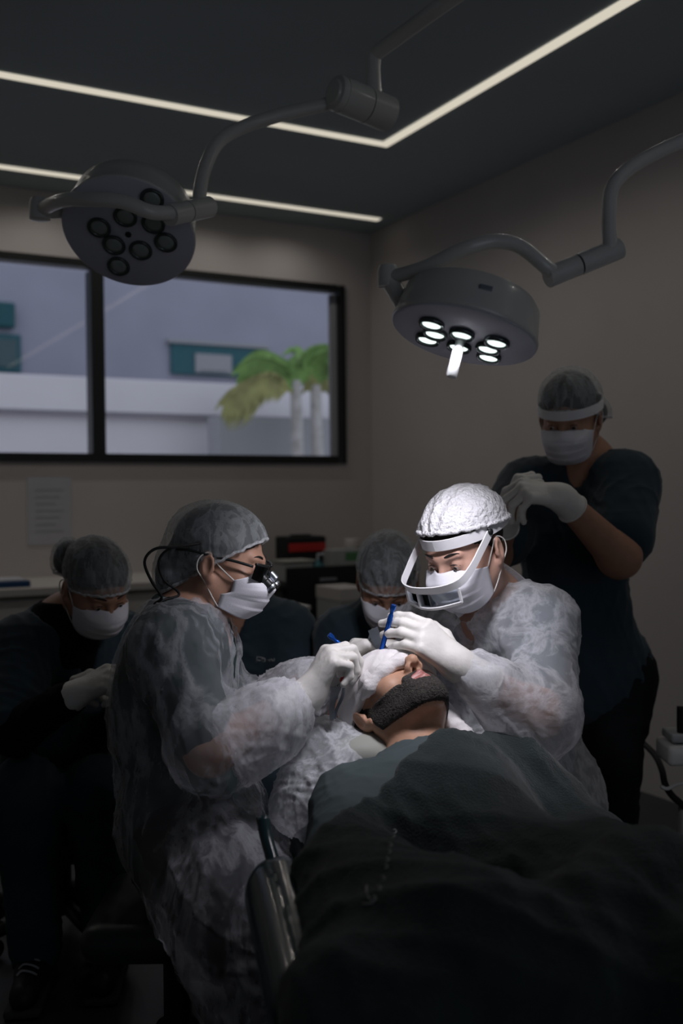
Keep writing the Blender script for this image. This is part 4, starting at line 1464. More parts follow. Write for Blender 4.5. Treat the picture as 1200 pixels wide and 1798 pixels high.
OPEN = ((18, 22, 15), (16, 22, 15), (18, 24, 15), (22, 26, 18))
FIST = ((60, 75, 45), (65, 80, 50), (68, 82, 50), (70, 82, 50))
PEN = ((38, 48, 20), (48, 55, 25), (62, 70, 35), (70, 76, 40))
SOFT = ((30, 22, 12), (32, 24, 12), (34, 26, 14), (38, 28, 15))
PINCH = ((52, 56, 28), (58, 62, 32), (66, 68, 38), (72, 74, 42))
DROOP = ((48, 40, 18), (56, 40, 18), (62, 38, 18), (70, 36, 18))
# ------------------------------------------------------------------ surgeon on the left (profile, loupes, sheer gown)
hA = Head(P(388, 984, 2.13), (.975, -.10, -.20), (.2, 0, .98), .925)
A = Body(hA, N=P(332, 1086, 2.13), SR=P(300, 1138, 1.97), SL=P(340, 1128, 2.29), ER=P(368, 1318, 1.90), EL=P(425, 1280, 2.28),
         WR=P(541, 1222, 1.96), WL=P(585, 1172, 2.20), CH=P(308, 1190, 2.13), AB=P(312, 1310, 2.15), PV=P(332, 1440, 2.15),
         HR=P(335, 1470, 2.05), HL=P(345, 1465, 2.27), KR=P(430, 1600, 1.84), KL=P(480, 1545, 2.12), AR=P(415, 1600, 1.9) * A3(1, 1, 0) + A3(0, .05, .09), AL=P(480, 1545, 2.2) * A3(1, 1, 0) + A3(0, .05, .09), lat=(-.05, -1, 0))
A.hdR = ((.50, .08, .86), (.80, .35, -.45), PINCH)
A.hkR = dict(spread=(0, 0, 0, 0))
A.hdL = ((.80, -.10, .50), (.35, -.3, -.85), PEN)
oA = A.body('skinA')
tag(oA, 'surgeon seated at the left in profile, in a sheer gown, mask and black magnifying glasses', 'person')
hA.eyes(oA)
hA.hair(oA, ((0, -.098, -.045), (.050, .045, .062)))
hA.cap(oA, ((0, -.018, .038), (.092, .118, .097)), (0, .102, .074), (0, -.10, -.085), ((0, -.100, -.040), (.060, .050, .068)), seed=4, amp=.0035)
hA.mask(oA, seed=1, jut=-.004, notch=.016)
A.top('scrubA', g=.009, sleeve=.80, seed=11, vneck=.06, amp=.005, loose=.008)
A.trousers('pants')
A.shoes([(1, -.3), (1, -.1)])
glove(oA, A.WR, A.ER, *A.hdR[:2], 1, PINCH, cuff=.060, seed=1, spread=(0, 0, 0, 0))
glove(oA, A.WL, A.EL, *A.hdL[:2], -1, PEN, cuff=.055, seed=2)
# gown: closes over the scrubs and falls over the knees
ps = grow(A.torso(), .020) + [rc(A.N - ZZ * .02, A.N - ZZ * .06, .070, .095, .03)]
for c in 'RL':
    S_, E_, W_ = getattr(A, 'S' + c), getattr(A, 'E' + c), getattr(A, 'W' + c)
    ps += [rc(S_, E_, .074, .074, .05), rc(E_, E_ + (W_ - E_) * .72, .074, .058, .05), rc(E_ + (W_ - E_) * .70, W_ + (E_ - W_) * .24, .058, .050, .03)]
    ps += [rc(E_ + (W_ - E_) * .25 - ZZ * .03, E_ + (W_ - E_) * .6 - ZZ * .025, .055, .052, .05)]
skl = [(P(340, 1440, 2.10), P(395, 1560, 1.95), .135, .125), (P(395, 1560, 1.95), P(450, 1680, 1.86), .125, .115), (P(450, 1680, 1.86), P(500, 1850, 1.80), .115, .125),
       (A.KR, A.KR + (A.HR - A.KR) * .4, .10, .11), (P(370, 1480, 2.2), P(420, 1560, 2.1), .11, .10), (P(385, 1400, 2.05), P(410, 1520, 2.0), .07, .07)]
ps += [rc(a, b, r1, r2, .08) for (a, b, r1, r2) in skl]
ps += [rc(A.N + ZZ * .08, A.N + ZZ * .0, .085, .062, .01, '-'), rc(A.N + A.fC[1] * .05, A.N - ZZ * .13 + A.fC[1] * .135, .050, .012, .01, '-'),
       cut(P(450, 1820, 1.8), (0.1, 0, -1))]
f1 = folds(.015, .12, 21, 5, dirs=[(1, 0, .15), (.8, -.4, .3), (.6, .3, .5)], ridge=2.4)
f2 = folds(.005, .045, 22, 5, dirs=[(1, 0, .15), (.8, -.4, .3), (.6, .3, .8)], ridge=3)
gA = link('surgical_gown', sculpt('surgical_gown', ps, .0085, smooth=1, disp=lambda V, N: f1(V, N) + f2(V, N)), M['gownA'], oA)
for c, sd_ in (('R', 23), ('L', 24)):
    E_, W_ = getattr(A, 'E' + c), getattr(A, 'W' + c)
    q = lambda t: E_ + (W_ - E_) * t
    sv = [rc(q(.12), q(.62), .079, .066, .05), rc(q(.55), q(.78), .066, .054, .03), rc(q(.30) - ZZ * .035, q(.62) - ZZ * .028, .058, .056, .05), cut(q(.12), E_ - W_)]
    g1, g2 = folds(.010, .06, sd_, 5, ridge=2.6, warp=.8), folds(.003, .034, sd_ + 9, 5, ridge=3)
    link('sleeve', sculpt('sleeve', sv, .006, smooth=1, disp=lambda V, N: g1(V, N) + g2(V, N)), M['gownS'], gA)
MB().tube(curve([A.N + A3(-.045, -.06, -.005), A.N + A3(-.085, 0, .012), A.N + A3(-.045, .06, -.005)], 12), .006, 8).build('neck_tie', M['gownA'], gA, smooth=True)
# magnifying glasses: temples, lenses, loupe tubes, cord
for g in (1, -1):
    tm = MB().tube(curve([hA.w(g * .072, .088, .007), hA.w(g * .079, .05, .011), hA.w(g * .083, 0, .013), hA.w(g * .086, -.05, .016), hA.w(g * .082, -.085, .012)], 20), [.0030] * 21, 10)
    if g == 1:
        ls = tm.build('magnifying_glasses', M['black'], oA, smooth=True)
    else:
        tm.build('temple', M['black'], ls, smooth=True)
    q = [hA.w(g * (.012 + .062 * t), .113 - .020 * t ** 2.2, .009 + .004 * t) for t in np.linspace(0, 1, 12)]
    MB().tube(q, .0030, 10).build('brow_bar', M['black'], ls, smooth=True)
    V = []
    for i in range(13):
        t = i / 12
        for j in range(8):
            v = j / 7
            V.append(hA.w(g * (.010 + .064 * t), .114 - .021 * t ** 2.2 - .004 * v, .008 + .003 * t - v * (.040 - .010 * t * t)))
    V = np.array(V)
    Qd = np.array([[i * 8 + j, i * 8 + j + 1, (i + 1) * 8 + j + 1, (i + 1) * 8 + j] for i in range(12) for j in range(7)])
    Nn = vnorm(V, Qd)
    nn = len(V)
    rimq = []
    W_ = V - Nn * .0015
    Qa = np.concatenate([Qd, Qd[:, ::-1] + nn])
    link('lens', npmesh('lens', np.concatenate([V, W_]), Qa), M['smoke'], ls)
    t0 = hA.w(g * .030, .103, -.016)
    dr = hA.dirw(-g * .10, .80, -.58)
    MB().lathe(t0, dr, [(.0, -.004), (.0115, -.004), (.0115, .010), (.0095, .012), (.0095, .024), (.0125, .026), (.0125, .034), (.010, .036), (.0085, .035), (0, .033)], 24, cap=False).build('loupe_tube', M['black'], ls, auto=35)
    MB().lathe(t0 + dr * .026, dr, [(.0128, 0), (.0132, .002), (.0128, .005)], 24, cap=False).build('loupe_ring', M['steel'], ls, smooth=True)
b0 = hA.w(0, .118, -.002)
MB().box(hA.w(0, .112, -.012), (.010, .006, .010), hA.fr, .003).build('bridge_mount', M['black'], ls)
MB().lathe(hA.w(0, .117, -.006), hA.dirw(0, .8, -.6), [(0, 0), (.008, 0), (.008, .016), (.0065, .018), (0, .018)], 20, cap=False).build('head_light', M['steel'], ls, auto=35)
MB().tube(curve([P(352, 954, 2.03), P(310, 960, 2.0), P(272, 964, 1.98), P(254, 986, 1.97), P(266, 1020, 1.98), P(284, 1048, 1.99), P(272, 1060, 2.0)], 40), .0030, 8).build('cord', M['rubber'], ls, smooth=True)
MB().tube(curve([P(345, 956, 2.05), P(300, 962, 2.05), P(279, 985, 2.05), P(288, 1018, 2.05), P(310, 1036, 2.05), P(313, 1046, 2.04), P(290, 1053, 2.02), P(271, 1062, 2.0)], 40), .0028, 8).build('cord', M['rubber'], ls, smooth=True)
stool(float(A.PV[0]) - .03, float(A.PV[1]), .40, 'black clinic stool under the left surgeon in the sheer gown')

# ------------------------------------------------------------------ surgeon on the right (white cap, magnifier visor, white gown)
hB = Head(P(817, 962, 2.2), (-.61, -.68, -.40), (-.20, -.12, .97), .96)
B = Body(hB, N=P(862, 1050, 2.31), SR=P(765, 1100, 2.47), SL=P(948, 1098, 2.24), ER=P(735, 1230, 2.42), EL=P(948, 1255, 2.06),
         WR=P(690, 1150, 2.24), WL=P(803, 1166, 2.02), CH=P(872, 1160, 2.38), AB=P(895, 1290, 2.42), PV=P(910, 1410, 2.46),
         HR=P(850, 1430, 2.5), HL=P(960, 1430, 2.4), KR=P(760, 1440, 2.25), KL=P(900, 1470, 2.02), AR=P(760, 1440, 2.3) * A3(1, 1, 0) + ZZ * .09, AL=P(900, 1470, 2.1) * A3(1, 1, 0) + ZZ * .09)
B.hdL = ((-.74, -.05, .62), (-.50, .75, -.40), SOFT)
B.hkL = dict(spread=(.02, 0, 0, -.02))
B.hdR = ((-.70, -.25, .25), (-.2, -.1, -.95), PEN)
oB = B.body('skinB')
tag(oB, 'surgeon on the right in a crinkled white cap, white visor frame, mask and white gown', 'person')
hB.eyes(oB)
hB.hair(oB)
hB.cap(oB, ((0, -.019, .044), (.095, .119, .094)), (0, .098, .080), (0, -.13, .022), m='capw', seed=7, amp=.004, name='crinkled_cap', bandr=.005)
hB.mask(oB, seed=2, drop=.002)
B.top('scrubB', g=.004, sleeve=.75, seed=12, vneck=.08, amp=.005, loose=.008)
B.trousers('denim')
B.shoes([(-.7, -.7), (-.5, -.8)])
glove(oB, B.WL, B.EL, *B.hdL[:2], -1, SOFT, cuff=.075, seed=3, spread=(.02, 0, 0, -.02))
glove(oB, B.WR, B.ER, *B.hdR[:2], 1, PEN, cuff=.075, seed=4)
ps = grow(B.torso(), .022) + [rc(B.N - ZZ * .0, B.N - ZZ * .05, .078, .11, .03)]
for c in 'RL':
    S_, E_, W_ = getattr(B, 'S' + c), getattr(B, 'E' + c), getattr(B, 'W' + c)
    ps += [rc(S_, E_, .082, .080, .05), rc(E_, E_ + (W_ - E_) * .70, .078, .052, .04), rc(E_ + (W_ - E_) * .6, W_ + (E_ - W_) * .18, .054, .042, .03)]
    ps += [rc(E_ + (W_ - E_) * .1 - ZZ * .05, E_ + (W_ - E_) * .45 - ZZ * .035, .05, .045, .05)]
ps += [rc(B.PV, (B.KR + B.KL) / 2, .19, .17, .08), rc((B.KR + B.KL) / 2, (B.KR + B.KL) / 2 - ZZ * .3, .18, .18, .06), rc(B.PV, B.PV - ZZ * .25, .19, .20, .06)]
ps += [rc(B.N + ZZ * .08, B.N + ZZ * .015, .085, .060, .01, '-'), rc(B.N + B.fC[1] * .05, B.N - ZZ * .07 + B.fC[1] * .13, .045, .010, .01, '-'), cut(A3(0, 0, .28), (0, 0, -1))]
f3 = folds(.012, .10, 31, 5, dirs=[(1, 0, .3), (.6, -.6, .5), (.5, .3, .8)], ridge=2.2)
f4 = folds(.0055, .040, 32, 6, ridge=3)
gB = link('surgical_gown', sculpt('surgical_gown', ps, .0085, smooth=1, disp=lambda V, N: f3(V, N) + f4(V, N)), M['gownB'], oB)
MB().ribbon(curve([P(868, 990, 2.26), P(890, 1003, 2.29), P(915, 1022, 2.31), P(935, 1040, 2.30)], 14), [A3(.3, -.6, .6)] * 15, .028, .002).build('neck_tie', M['gownB'], gB)
MB().ribbon(curve([P(872, 1012, 2.24), P(868, 1026, 2.21), P(850, 1046, 2.18), P(822, 1062, 2.16), P(800, 1078, 2.16)], 16), [A3(.5, -.3, .8)] * 17, .030, .002).build('gown_collar', M['gownB'], gB, smooth=True)
# headband magnifier
vz = []
ring = [hB.w(.089 * math.sin(a), -.020 + .118 * math.cos(a), .052 - .022 * (1 - math.cos(a)) * .5) for a in np.linspace(0, 2 * math.pi, 49)]
hbd = MB().ribbon(ring, [hB.dirw(0, .0, 1)] * 49, .023, .0035).build('visor_headband', M['visor'], oB, auto=30)
MB().box(hB.w(0, -.140, .018), (.022, .006, .016), hB.fr, .003).build('rear_buckle', M['visor'], hbd)
yk = [hB.w(g_ * x_, y_, z_) for (g_, x_, y_, z_) in ((1, .092, .012, .042), (1, .091, .060, .022), (1, .088, .105, .002), (1, .078, .145, -.012), (1, .045, .166, -.017), (1, 0, .172, -.018), (-1, .045, .166, -.017), (-1, .078, .145, -.012), (-1, .088, .105, .002), (-1, .091, .060, .022), (-1, .092, .012, .042))]
cy = curve(yk, 60)
wd = hB.dirw(0, .25, .96)
MB().ribbon(cy, [wd] * len(cy), .0175, .003).build('visor_frame', M['visor'], hbd, auto=30)
for g in (-1, 1):
    MB().lathe(hB.w(g * .0925, .016, .043), hB.dirw(g, 0, 0), [(0, .005), (.006, .005), (.007, .003), (.007, -.003)], 18, cap=False).build('pivot_screw', M['black'], hbd, smooth=True)
# lens bar below the frame front
fp = [hB.w(.072 - .144 * t, .150 + .022 * math.sin(math.pi * t), -.024 - .004 * math.sin(math.pi * t)) for t in np.linspace(0, 1, 14)]
low = [p + hB.dirw(0, .004, -.030) for p in fp]
MB().ribbon(low, [wd] * 14, .006, .004).build('visor_frame', M['visor'], hbd, auto=30)
for i in (0, 4, 13):
    MB().ribbon([fp[i], (fp[i] + low[i]) / 2, low[i]], [hB.dirw(1, 0, 0)] * 3, .005, .004).build('frame_bar', M['visor'], hbd)
V = np.array([p + (q - p) * k for p, q in zip(fp, low) for k in (0, .5, 1)])
Qd = np.array([[i * 3 + j, i * 3 + j + 1, (i + 1) * 3 + j + 1, (i + 1) * 3 + j] for i in range(13) for j in range(2)])
Nn = vnorm(V, Qd)
link('magnifier_lens', npmesh('magnifier_lens', np.concatenate([V, V - Nn * .002]), np.concatenate([Qd, Qd[:, ::-1] + len(V)])), M['lensg'], hbd)
stool(float(B.PV[0]) + .05, float(B.PV[1]) + .06, .38, 'black clinic stool under the right surgeon in the white gown')
# ------------------------------------------------------------------ assistant standing at the right
hC = Head(P(1001, 731, 2.85), (-.40, -.82, -.36), (-.10, -.25, .96), .97)
C_ = Body(hC, N=P(1036, 808, 2.93), SR=P(930, 862, 2.98), SL=P(1098, 852, 2.84), ER=P(862, 975, 2.80), EL=P(1088, 978, 2.66),
          WR=P(893, 902, 2.60), WL=P(985, 872, 2.52), CH=P(1012, 945, 2.93), AB=P(1010, 1075, 2.92), PV=P(1035, 1165, 2.94),
          HR=P(1010, 1195, 2.98), HL=P(1095, 1195, 2.90), KR=P(1020, 1340, 2.95), KL=P(1075, 1340, 2.86), AR=P(1030, 1340, 3.0) * A3(1, 1, 0) + ZZ * .09, AL=P(1070, 1340, 2.9) * A3(1, 1, 0) + ZZ * .09,
          b=1.0, arm=1.22, neck=.058)
C_.hdL = ((-.93, -.18, .16), (-.10, .55, -.80), DROOP)
C_.hdR = ((.42, -.15, .88), (.80, .45, -.35), FIST)
oC = C_.body('skinC')
tag(oC, 'assistant standing at the right wall with gloved hands clasped, mask and white headband', 'person')
hC.eyes(oC)
hC.hair(oC, ((-.046, -.100, -.022), (.042, .038, .042)))
hC.cap(oC, ((0, -.020, .042), (.092, .115, .098)), (0, .100, .046), (0, -.12, -.045), ((-.048, -.105, -.022), (.052, .048, .052)), seed=9, amp=.004)
hC.mask(oC, seed=3)
ring = [hC.w(.090 * math.sin(a), -.018 + .119 * math.cos(a), .032 - .008 * (1 - math.cos(a)) * .5) for a in np.linspace(0, 2 * math.pi, 49)]
MB().ribbon(ring, [hC.dirw(0, 0, 1)] * 49, .026, .003).build('headband', M['visor'], oC, auto=30)
C_.top('scrub', g=.012, sleeve=.72, seed=13, vneck=.10, hem=.10, wide=.070, loose=.020)
C_.trousers('pants', g=.014)
C_.shoes([(-.3, -1), (-.1, -1)])
glove(oC, C_.WR, C_.ER, *C_.hdR[:2], 1, FIST, cuff=.055, seed=5, r=1.0, arm=1.22)
glove(oC, C_.WL, C_.EL, *C_.hdL[:2], -1, DROOP, cuff=.045, seed=6, r=1.06, arm=1.22)

# ------------------------------------------------------------------ person seated at the back left
hD = Head(P(168, 1026, 2.6), (.55, -.62, -.56), (.25, -.42, .87), .95)
D_ = Body(hD, N=P(112, 1085, 2.68), SR=P(35, 1140, 2.60), SL=P(212, 1125, 2.86), ER=P(28, 1285, 2.42), EL=P(235, 1270, 2.72),
          WR=P(128, 1222, 2.33), WL=P(222, 1205, 2.50), CH=P(112, 1180, 2.76), AB=P(100, 1285, 2.80), PV=P(95, 1375, 2.86),
          HR=P(48, 1385, 2.82), HL=P(140, 1385, 2.92), KR=P(45, 1385, 2.44), KL=P(170, 1385, 2.50), AR=P(62, 1640, 2.60) * A3(1, 1, 0) + ZZ * .10, AL=P(192, 1640, 2.66) * A3(1, 1, 0) + ZZ * .10)
D_.hdR = ((.82, -.05, .42), (.10, .55, -.80), PEN)
D_.hdL = ((-.5, -.5, .3), (.2, .3, -.9), PEN)
oD = D_.body('skinC')
tag(oD, 'person seated at the far left in navy scrubs with a high bun under the cap', 'person')
hD.eyes(oD)
hD.hair(oD, ((.028, -.126, .0), (.038, .035, .054)))
hD.cap(oD, ((0, -.008, .040), (.087, .108, .090)), (0, .100, .040), (0, -.09, -.03), ((.028, -.128, .000), (.046, .044, .064)), bk=.006, seed=15, amp=.004)
hD.mask(oD, seed=4)
us = D_.torso(.006) + D_.arms(.009, upto=1.9) + [rc(hD.w(0, -.02, -.098), D_.N, .062, .066, .03), rc(D_.N, D_.N - ZZ * .06, .07, .09, .03)]
us += [cut(D_.PV, (0, 0, -1)), cut(D_.N + ZZ * .045, (0, 0, 1))]
link('undershirt', sculpt('undershirt', us, .007, smooth=1, disp=folds(.006, .06, 41, 4)), M['under'], oD)
D_.top('scrub', g=.018, sleeve=.9, seed=14, vneck=.12, wide=.075)
D_.trousers('denim')
D_.shoes([(.1, -1), (.1, -1)], laces=True)
glove(oD, D_.WR, D_.ER, *D_.hdR[:2], 1, PEN, cuff=.060, seed=7)
glove(oD, D_.WL, D_.EL, *D_.hdL[:2], -1, PEN, cuff=.060, seed=8)
stool(float(D_.PV[0]), float(D_.PV[1]) + .06, .32, 'black clinic stool under the person at the far left')

# ------------------------------------------------------------------ person seated in the centre background
hE = Head(P(681, 1018, 2.75), (-.05, -.78, -.62), (0, -.60, .80), .95)
E_b = Body(hE, N=P(686, 1062, 2.90), SR=P(600, 1118, 2.92), SL=P(785, 1118, 2.95), ER=P(590, 1250, 2.80), EL=P(800, 1250, 2.80),
           WR=P(640, 1270, 2.60), WL=P(740, 1270, 2.60), CH=P(690, 1160, 2.96), AB=P(692, 1270, 3.0), PV=P(695, 1350, 3.05),
           HR=P(645, 1360, 3.0), HL=P(745, 1360, 3.0), KR=P(620, 1340, 2.62), KL=P(770, 1340, 2.62), AR=P(620, 1340, 2.72) * A3(1, 1, 0) + ZZ * .10, AL=P(770, 1340, 2.72) * A3(1, 1, 0) + ZZ * .10)
E_b.hdR = ((.7, -.4, .2), (.3, .3, -.9), PEN)
E_b.hdL = ((-.7, -.4, .2), (-.3, .3, -.9), PEN)
oE = E_b.body('skinC', h=.008)
tag(oE, 'person seated in the centre background between the two surgeons, head bowed', 'person')
hE.eyes(oE)
hE.hair(oE)
hE.cap(oE, ((0, -.016, .040), (.091, .116, .094)), (0, .102, .034), (0, -.10, -.05), None, seed=19, amp=.004)
hE.mask(oE, seed=5)
E_b.top('scrub', g=.014, sleeve=.8, seed=16, vneck=.08, h=.009)
E_b.trousers('denim', h=.011)
E_b.shoes([(0, -1), (0, -1)])
glove(oE, E_b.WR, E_b.ER, *E_b.hdR[:2], 1, PEN, cuff=.06, seed=9)
glove(oE, E_b.WL, E_b.EL, *E_b.hdL[:2], -1, PEN, cuff=.06, seed=10)
stool(float(E_b.PV[0]), float(E_b.PV[1]) + .06, .32, 'black clinic stool under the bowed person in the centre background')

# ------------------------------------------------------------------ person behind the left surgeon (head hidden)
hF = Head(P(408, 968, 2.98), (.25, -.86, -.42), (.1, -.3, .95), .97)
F_b = Body(hF, N=P(422, 1055, 3.02), SR=P(325, 1108, 3.02), SL=P(506, 1105, 3.0), ER=P(330, 1250, 2.9), EL=P(528, 1240, 2.92),
           WR=P(400, 1290, 2.7), WL=P(480, 1290, 2.7), CH=P(420, 1150, 3.05), AB=P(420, 1265, 3.08), PV=P(422, 1350, 3.12),
           HR=P(375, 1360, 3.05), HL=P(470, 1360, 3.05), KR=P(360, 1345, 2.7), KL=P(480, 1345, 2.7), AR=P(360, 1345, 2.75) * A3(1, 1, 0) + ZZ * .10, AL=P(480, 1345, 2.75) * A3(1, 1, 0) + ZZ * .10)
F_b.hdR = ((.7, -.4, .2), (.3, .3, -.9), PEN)
F_b.hdL = ((-.7, -.4, .2), (-.3, .3, -.9), PEN)
oF = F_b.body('skinC', h=.009, hh=.004)
tag(oF, 'person in navy scrubs seated behind the left surgeon, only shoulder and chest showing', 'person')
hF.hair(oF)
hF.eyes(oF)
hF.cap(oF, ((0, -.016, .040), (.091, .116, .094)), (0, .102, .040), (0, -.10, -.05), None, seed=23, amp=.004)
hF.mask(oF, seed=6)
tF = F_b.top('scrub', g=.014, sleeve=.98, seed=17, vneck=.08, h=.008)
F_b.trousers('denim', h=.012)
stool(float(F_b.PV[0]), float(F_b.PV[1]) + .06, .32, 'black clinic stool under the person behind the left surgeon')


def on_surface(o, px, py):
    """point and normal where the ray through a pixel meets object o"""
    me = o.data
    org = Vector(list(o['org']))
    bv = BVHTree.FromPolygons([v.co + org for v in me.vertices], [list(p.vertices) for p in me.polygons])
    d = Vector(P(px, py, 1.0)) - CAMP
    h = bv.ray_cast(CAMP, d.normalized())
    return (A3(h[0]), A3(h[1])) if h[0] is not None else (None, None)


def embroider(o, strokes, name, m, r):
    """thin raised threads lying on the cloth"""
    me = o.data
    org = Vector(list(o['org']))
    bv = BVHTree.FromPolygons([v.co + org for v in me.vertices], [list(p.vertices) for p in me.polygons])
    mb = MB()
    for st in strokes:
        pts = []
        for (px, py) in st:
            d = (Vector(P(px, py, 1.0)) - CAMP).normalized()
            h = bv.ray_cast(CAMP, d)
            if h[0] is not None:
                pts.append(A3(h[0]) + A3(h[1]) * r * .6)
        if len(pts) >= 2:
            mb.tube(pts, r, 6)
    if mb.v:
        return mb.build(name, m, o, smooth=True)


# the faint chest logo: an angular mark and a short line of lettering that cannot be read
embroider(tF, [[(450, 1164), (452, 1153), (458, 1154), (465, 1156)], [(452, 1159), (458, 1160)], [(460, 1161), (461, 1156), (466, 1157), (466, 1161), (461, 1162)],
               [(470, 1160), (474, 1158), (474, 1162)], [(476, 1161), (477, 1157), (480, 1161)], [(481, 1160), (482, 1156), (482, 1161)]], 'chest_logo', M['stitch'], .0016)
# ------------------------------------------------------------------ patient
FP_, UP_ = (.10, -.17, .98), (-.51, .83, .19)
hP = Head(P(694, 1246, 2.04), FP_, UP_, 1.02)
hip = A3(.44, 1.41, .55)
up_ = nrm(P(728, 1305, 1.95) - hip)
pl_r = nrm(P(605, 1385, 1.81) - P(885, 1310, 2.03))
Pt = Body(hP, N=P(738, 1358, 1.94), SR=P(622, 1422, 1.82), SL=P(885, 1378, 2.02), ER=P(596, 1560, 1.56), EL=P(1025, 1510, 1.85),
          WR=A3(.17, 1.26, .66), WL=A3(.42, 1.40, .70), CH=P(785, 1460, 1.80) - A3(0, 0, .01), AB=A3(.34, 1.57, .57), PV=hip,
          HR=A3(.35, 1.36, .60), HL=A3(.52, 1.46, .60), KR=A3(.62, .96, .66), KL=A3(.78, 1.04, .66), AR=A3(.82, .55, .52), AL=A3(.96, .62, .52), neck=.058)
Pt.hdR = ((.7, -.2, -.1), (.2, -.1, -.9), OPEN)
Pt.hdL = ((-.6, -.5, -.1), (-.1, -.2, -.95), OPEN)
oP = Pt.body('skinP', hh=.0025, lips=True)
tag(oP, 'bearded patient lying back under the lit lamp, eyes wrapped in white gauze', 'person')
# beard: follows the jaw, leaves the lips and the cheeks free
fin = [(hP.C - .12, hP.C + .12, .0026)]
jaw = []
for g in (-1, 1):
    jaw += [hP.rc((g * .072, .002, -.012), (g * .062, .012, -.070), .013, .019, .01), hP.rc((g * .058, .016, -.074), (g * .022, .066, -.104), .021, .024, .01)]
jaw += [hP.el((0, .082, -.106), (.038, .034, .030), .01)]
for g in (-1, 1):
    jaw += [hP.rc((g * .068, .022, -.042), (g * .046, .064, -.074), .016, .020, .01)]
for g in (-1, 1):
    jaw += [hP.rc((0, .102, -.0590), (g * .026, .090, -.066), .0065, .008, .006), hP.rc((g * .028, .088, -.066), (g * .028, .082, -.098), .010, .014, .006)]
jaw += [hP.el((0, .100, -.0738), (.0235, .030, .0120), .004, '-'), hP.el((0, .025, -.165), (.088, .080, .045), .006, '-'), cut(hP.w(0, .064, -.120), hP.dirw(0, -.60, -.80))]
bd = sculpt('beard', jaw, .0026, smooth=1)
# keep only a thin layer over the skin
me = oP.data
bvP = BVHTree.FromPolygons([v.co + Vector(list(oP['org'])) for v in me.vertices], [list(p.vertices) for p in me.polygons])
bpy.data.meshes.remove(bd)
hp = grow(hP.prims(), .0035)
# beard skin = region volume clipped to the grown head: evaluate both fields on one grid


def clipped(name, base, region, h, disp=None, smooth=1, extra_cut=()):
    """volume that lies in both base and region"""
    bb = [aabb(p) for p in region if p['m'] == '+']
    l = np.min([b[0] for b in bb], 0) - 4 * h
    u = np.max([b[1] for b in bb], 0) + 4 * h
    g = [np.arange(l[i], u[i], h) for i in range(3)]
    X, Y, Z = g[0][:, None, None], g[1][None, :, None], g[2][None, None, :]

    def ev(ps):
        D = np.full((len(g[0]), len(g[1]), len(g[2])), .2)
        for p in ps:
            d = dist(p, X, Y, Z)
            k = p['k']
            if p['m'] == '&':
                D = np.maximum(D, d)
            elif p['m'] == '+':
                hh = np.maximum(k - np.abs(D - d), 0) / k
                D = np.minimum(D, d) - hh * hh * k * .25
            else:
                hh = np.maximum(k - np.abs(D + d), 0) / k
                D = np.maximum(D, -d) + hh * hh * k * .25
        return D
    D = np.maximum(ev(base), ev(region))
    return nets(name, D, g, smooth, disp)


def nets(name, D, g, smooth, disp):
    for ax in range(3):
        ix = [slice(None)] * 3
        for e in (0, -1):
            ix[ax] = e
            D[tuple(ix)] = np.maximum(D[tuple(ix)], 1e-3)
    I = D < 0
    n0, n1, n2 = D.shape
    cnt = sum(I[a:n0 - 1 + a, b:n1 - 1 + b, e:n2 - 1 + e].astype(np.int8) for a in (0, 1) for b in (0, 1) for e in (0, 1))
    act = np.argwhere((cnt > 0) & (cnt < 8))
    m = len(act)
    idx = np.full(cnt.shape, -1, np.int32)
    idx[act[:, 0], act[:, 1], act[:, 2]] = np.arange(m)
    acc = np.zeros((m, 3)); num = np.zeros(m)
    for (c0, c1) in EDGES:
        a = act + np.array([c0 & 1, (c0 >> 1) & 1, (c0 >> 2) & 1])
        b = act + np.array([c1 & 1, (c1 >> 1) & 1, (c1 >> 2) & 1])
        d0 = D[a[:, 0], a[:, 1], a[:, 2]]; d1 = D[b[:, 0], b[:, 1], b[:, 2]]
        mk = (d0 < 0) != (d1 < 0)
        t = np.where(mk, d0 / np.where(mk, d0 - d1, 1), 0)
        for i in range(3):
            acc[:, i] += np.where(mk, g[i][a[:, i]] + t * (g[i][b[:, i]] - g[i][a[:, i]]), 0)
        num += mk
    V = acc / num[:, None]
    quads = []
    e = np.argwhere(I[:-1, 1:-1, 1:-1] != I[1:, 1:-1, 1:-1]) + [0, 1, 1]
    for (ax, o1, o2) in ((0, 1, 2), (1, 2, 0), (2, 0, 1)):
        sl = [slice(1, -1)] * 3
        s0, s1 = list(sl), list(sl)
        s0[ax], s1[ax] = slice(None, -1), slice(1, None)
        of = np.ones(3, int); of[ax] = 0
        e = np.argwhere(I[tuple(s0)] != I[tuple(s1)]) + of
        u1 = np.zeros(3, int); u1[o1] = 1
        u2 = np.zeros(3, int); u2[o2] = 1
        cs = [e - u1 - u2, e - u2, e, e - u1]
        q = np.stack([idx[c[:, 0], c[:, 1], c[:, 2]] for c in cs], 1)
        fl = ~I[e[:, 0], e[:, 1], e[:, 2]]
        q[fl] = q[fl][:, ::-1]
        quads.append(q)
    Q = np.concatenate(quads)
    for _ in range(smooth):
        V = lap(V, Q, .5)
    if disp is not None:
        V = V + vnorm(V, Q) * disp(V, vnorm(V, Q))[:, None]
    return npmesh(name, V, Q)


fz = folds(.0026, .007, 51, 6, ridge=1.0)
link('beard', clipped('beard', [p for p in hP.prims() if p['m'] == '+' and p['t'] != 'tor' and True] and grow(hP.skull() + hP.prims()[2:10], .0045), jaw, .0026, fz), M['beard'], oP)
link('hair', sculpt('hair', [hP.el((0, -.020, .036), (.081, .102, .089)), cut(hP.w(0, .06, .07), hP.dirw(0, .85, -.5)), hP.el((0, .115, -.03), (.078, .09, .085), .01, '-')], .005, disp=folds(.002, .01, 6)), M['hair'], oP)
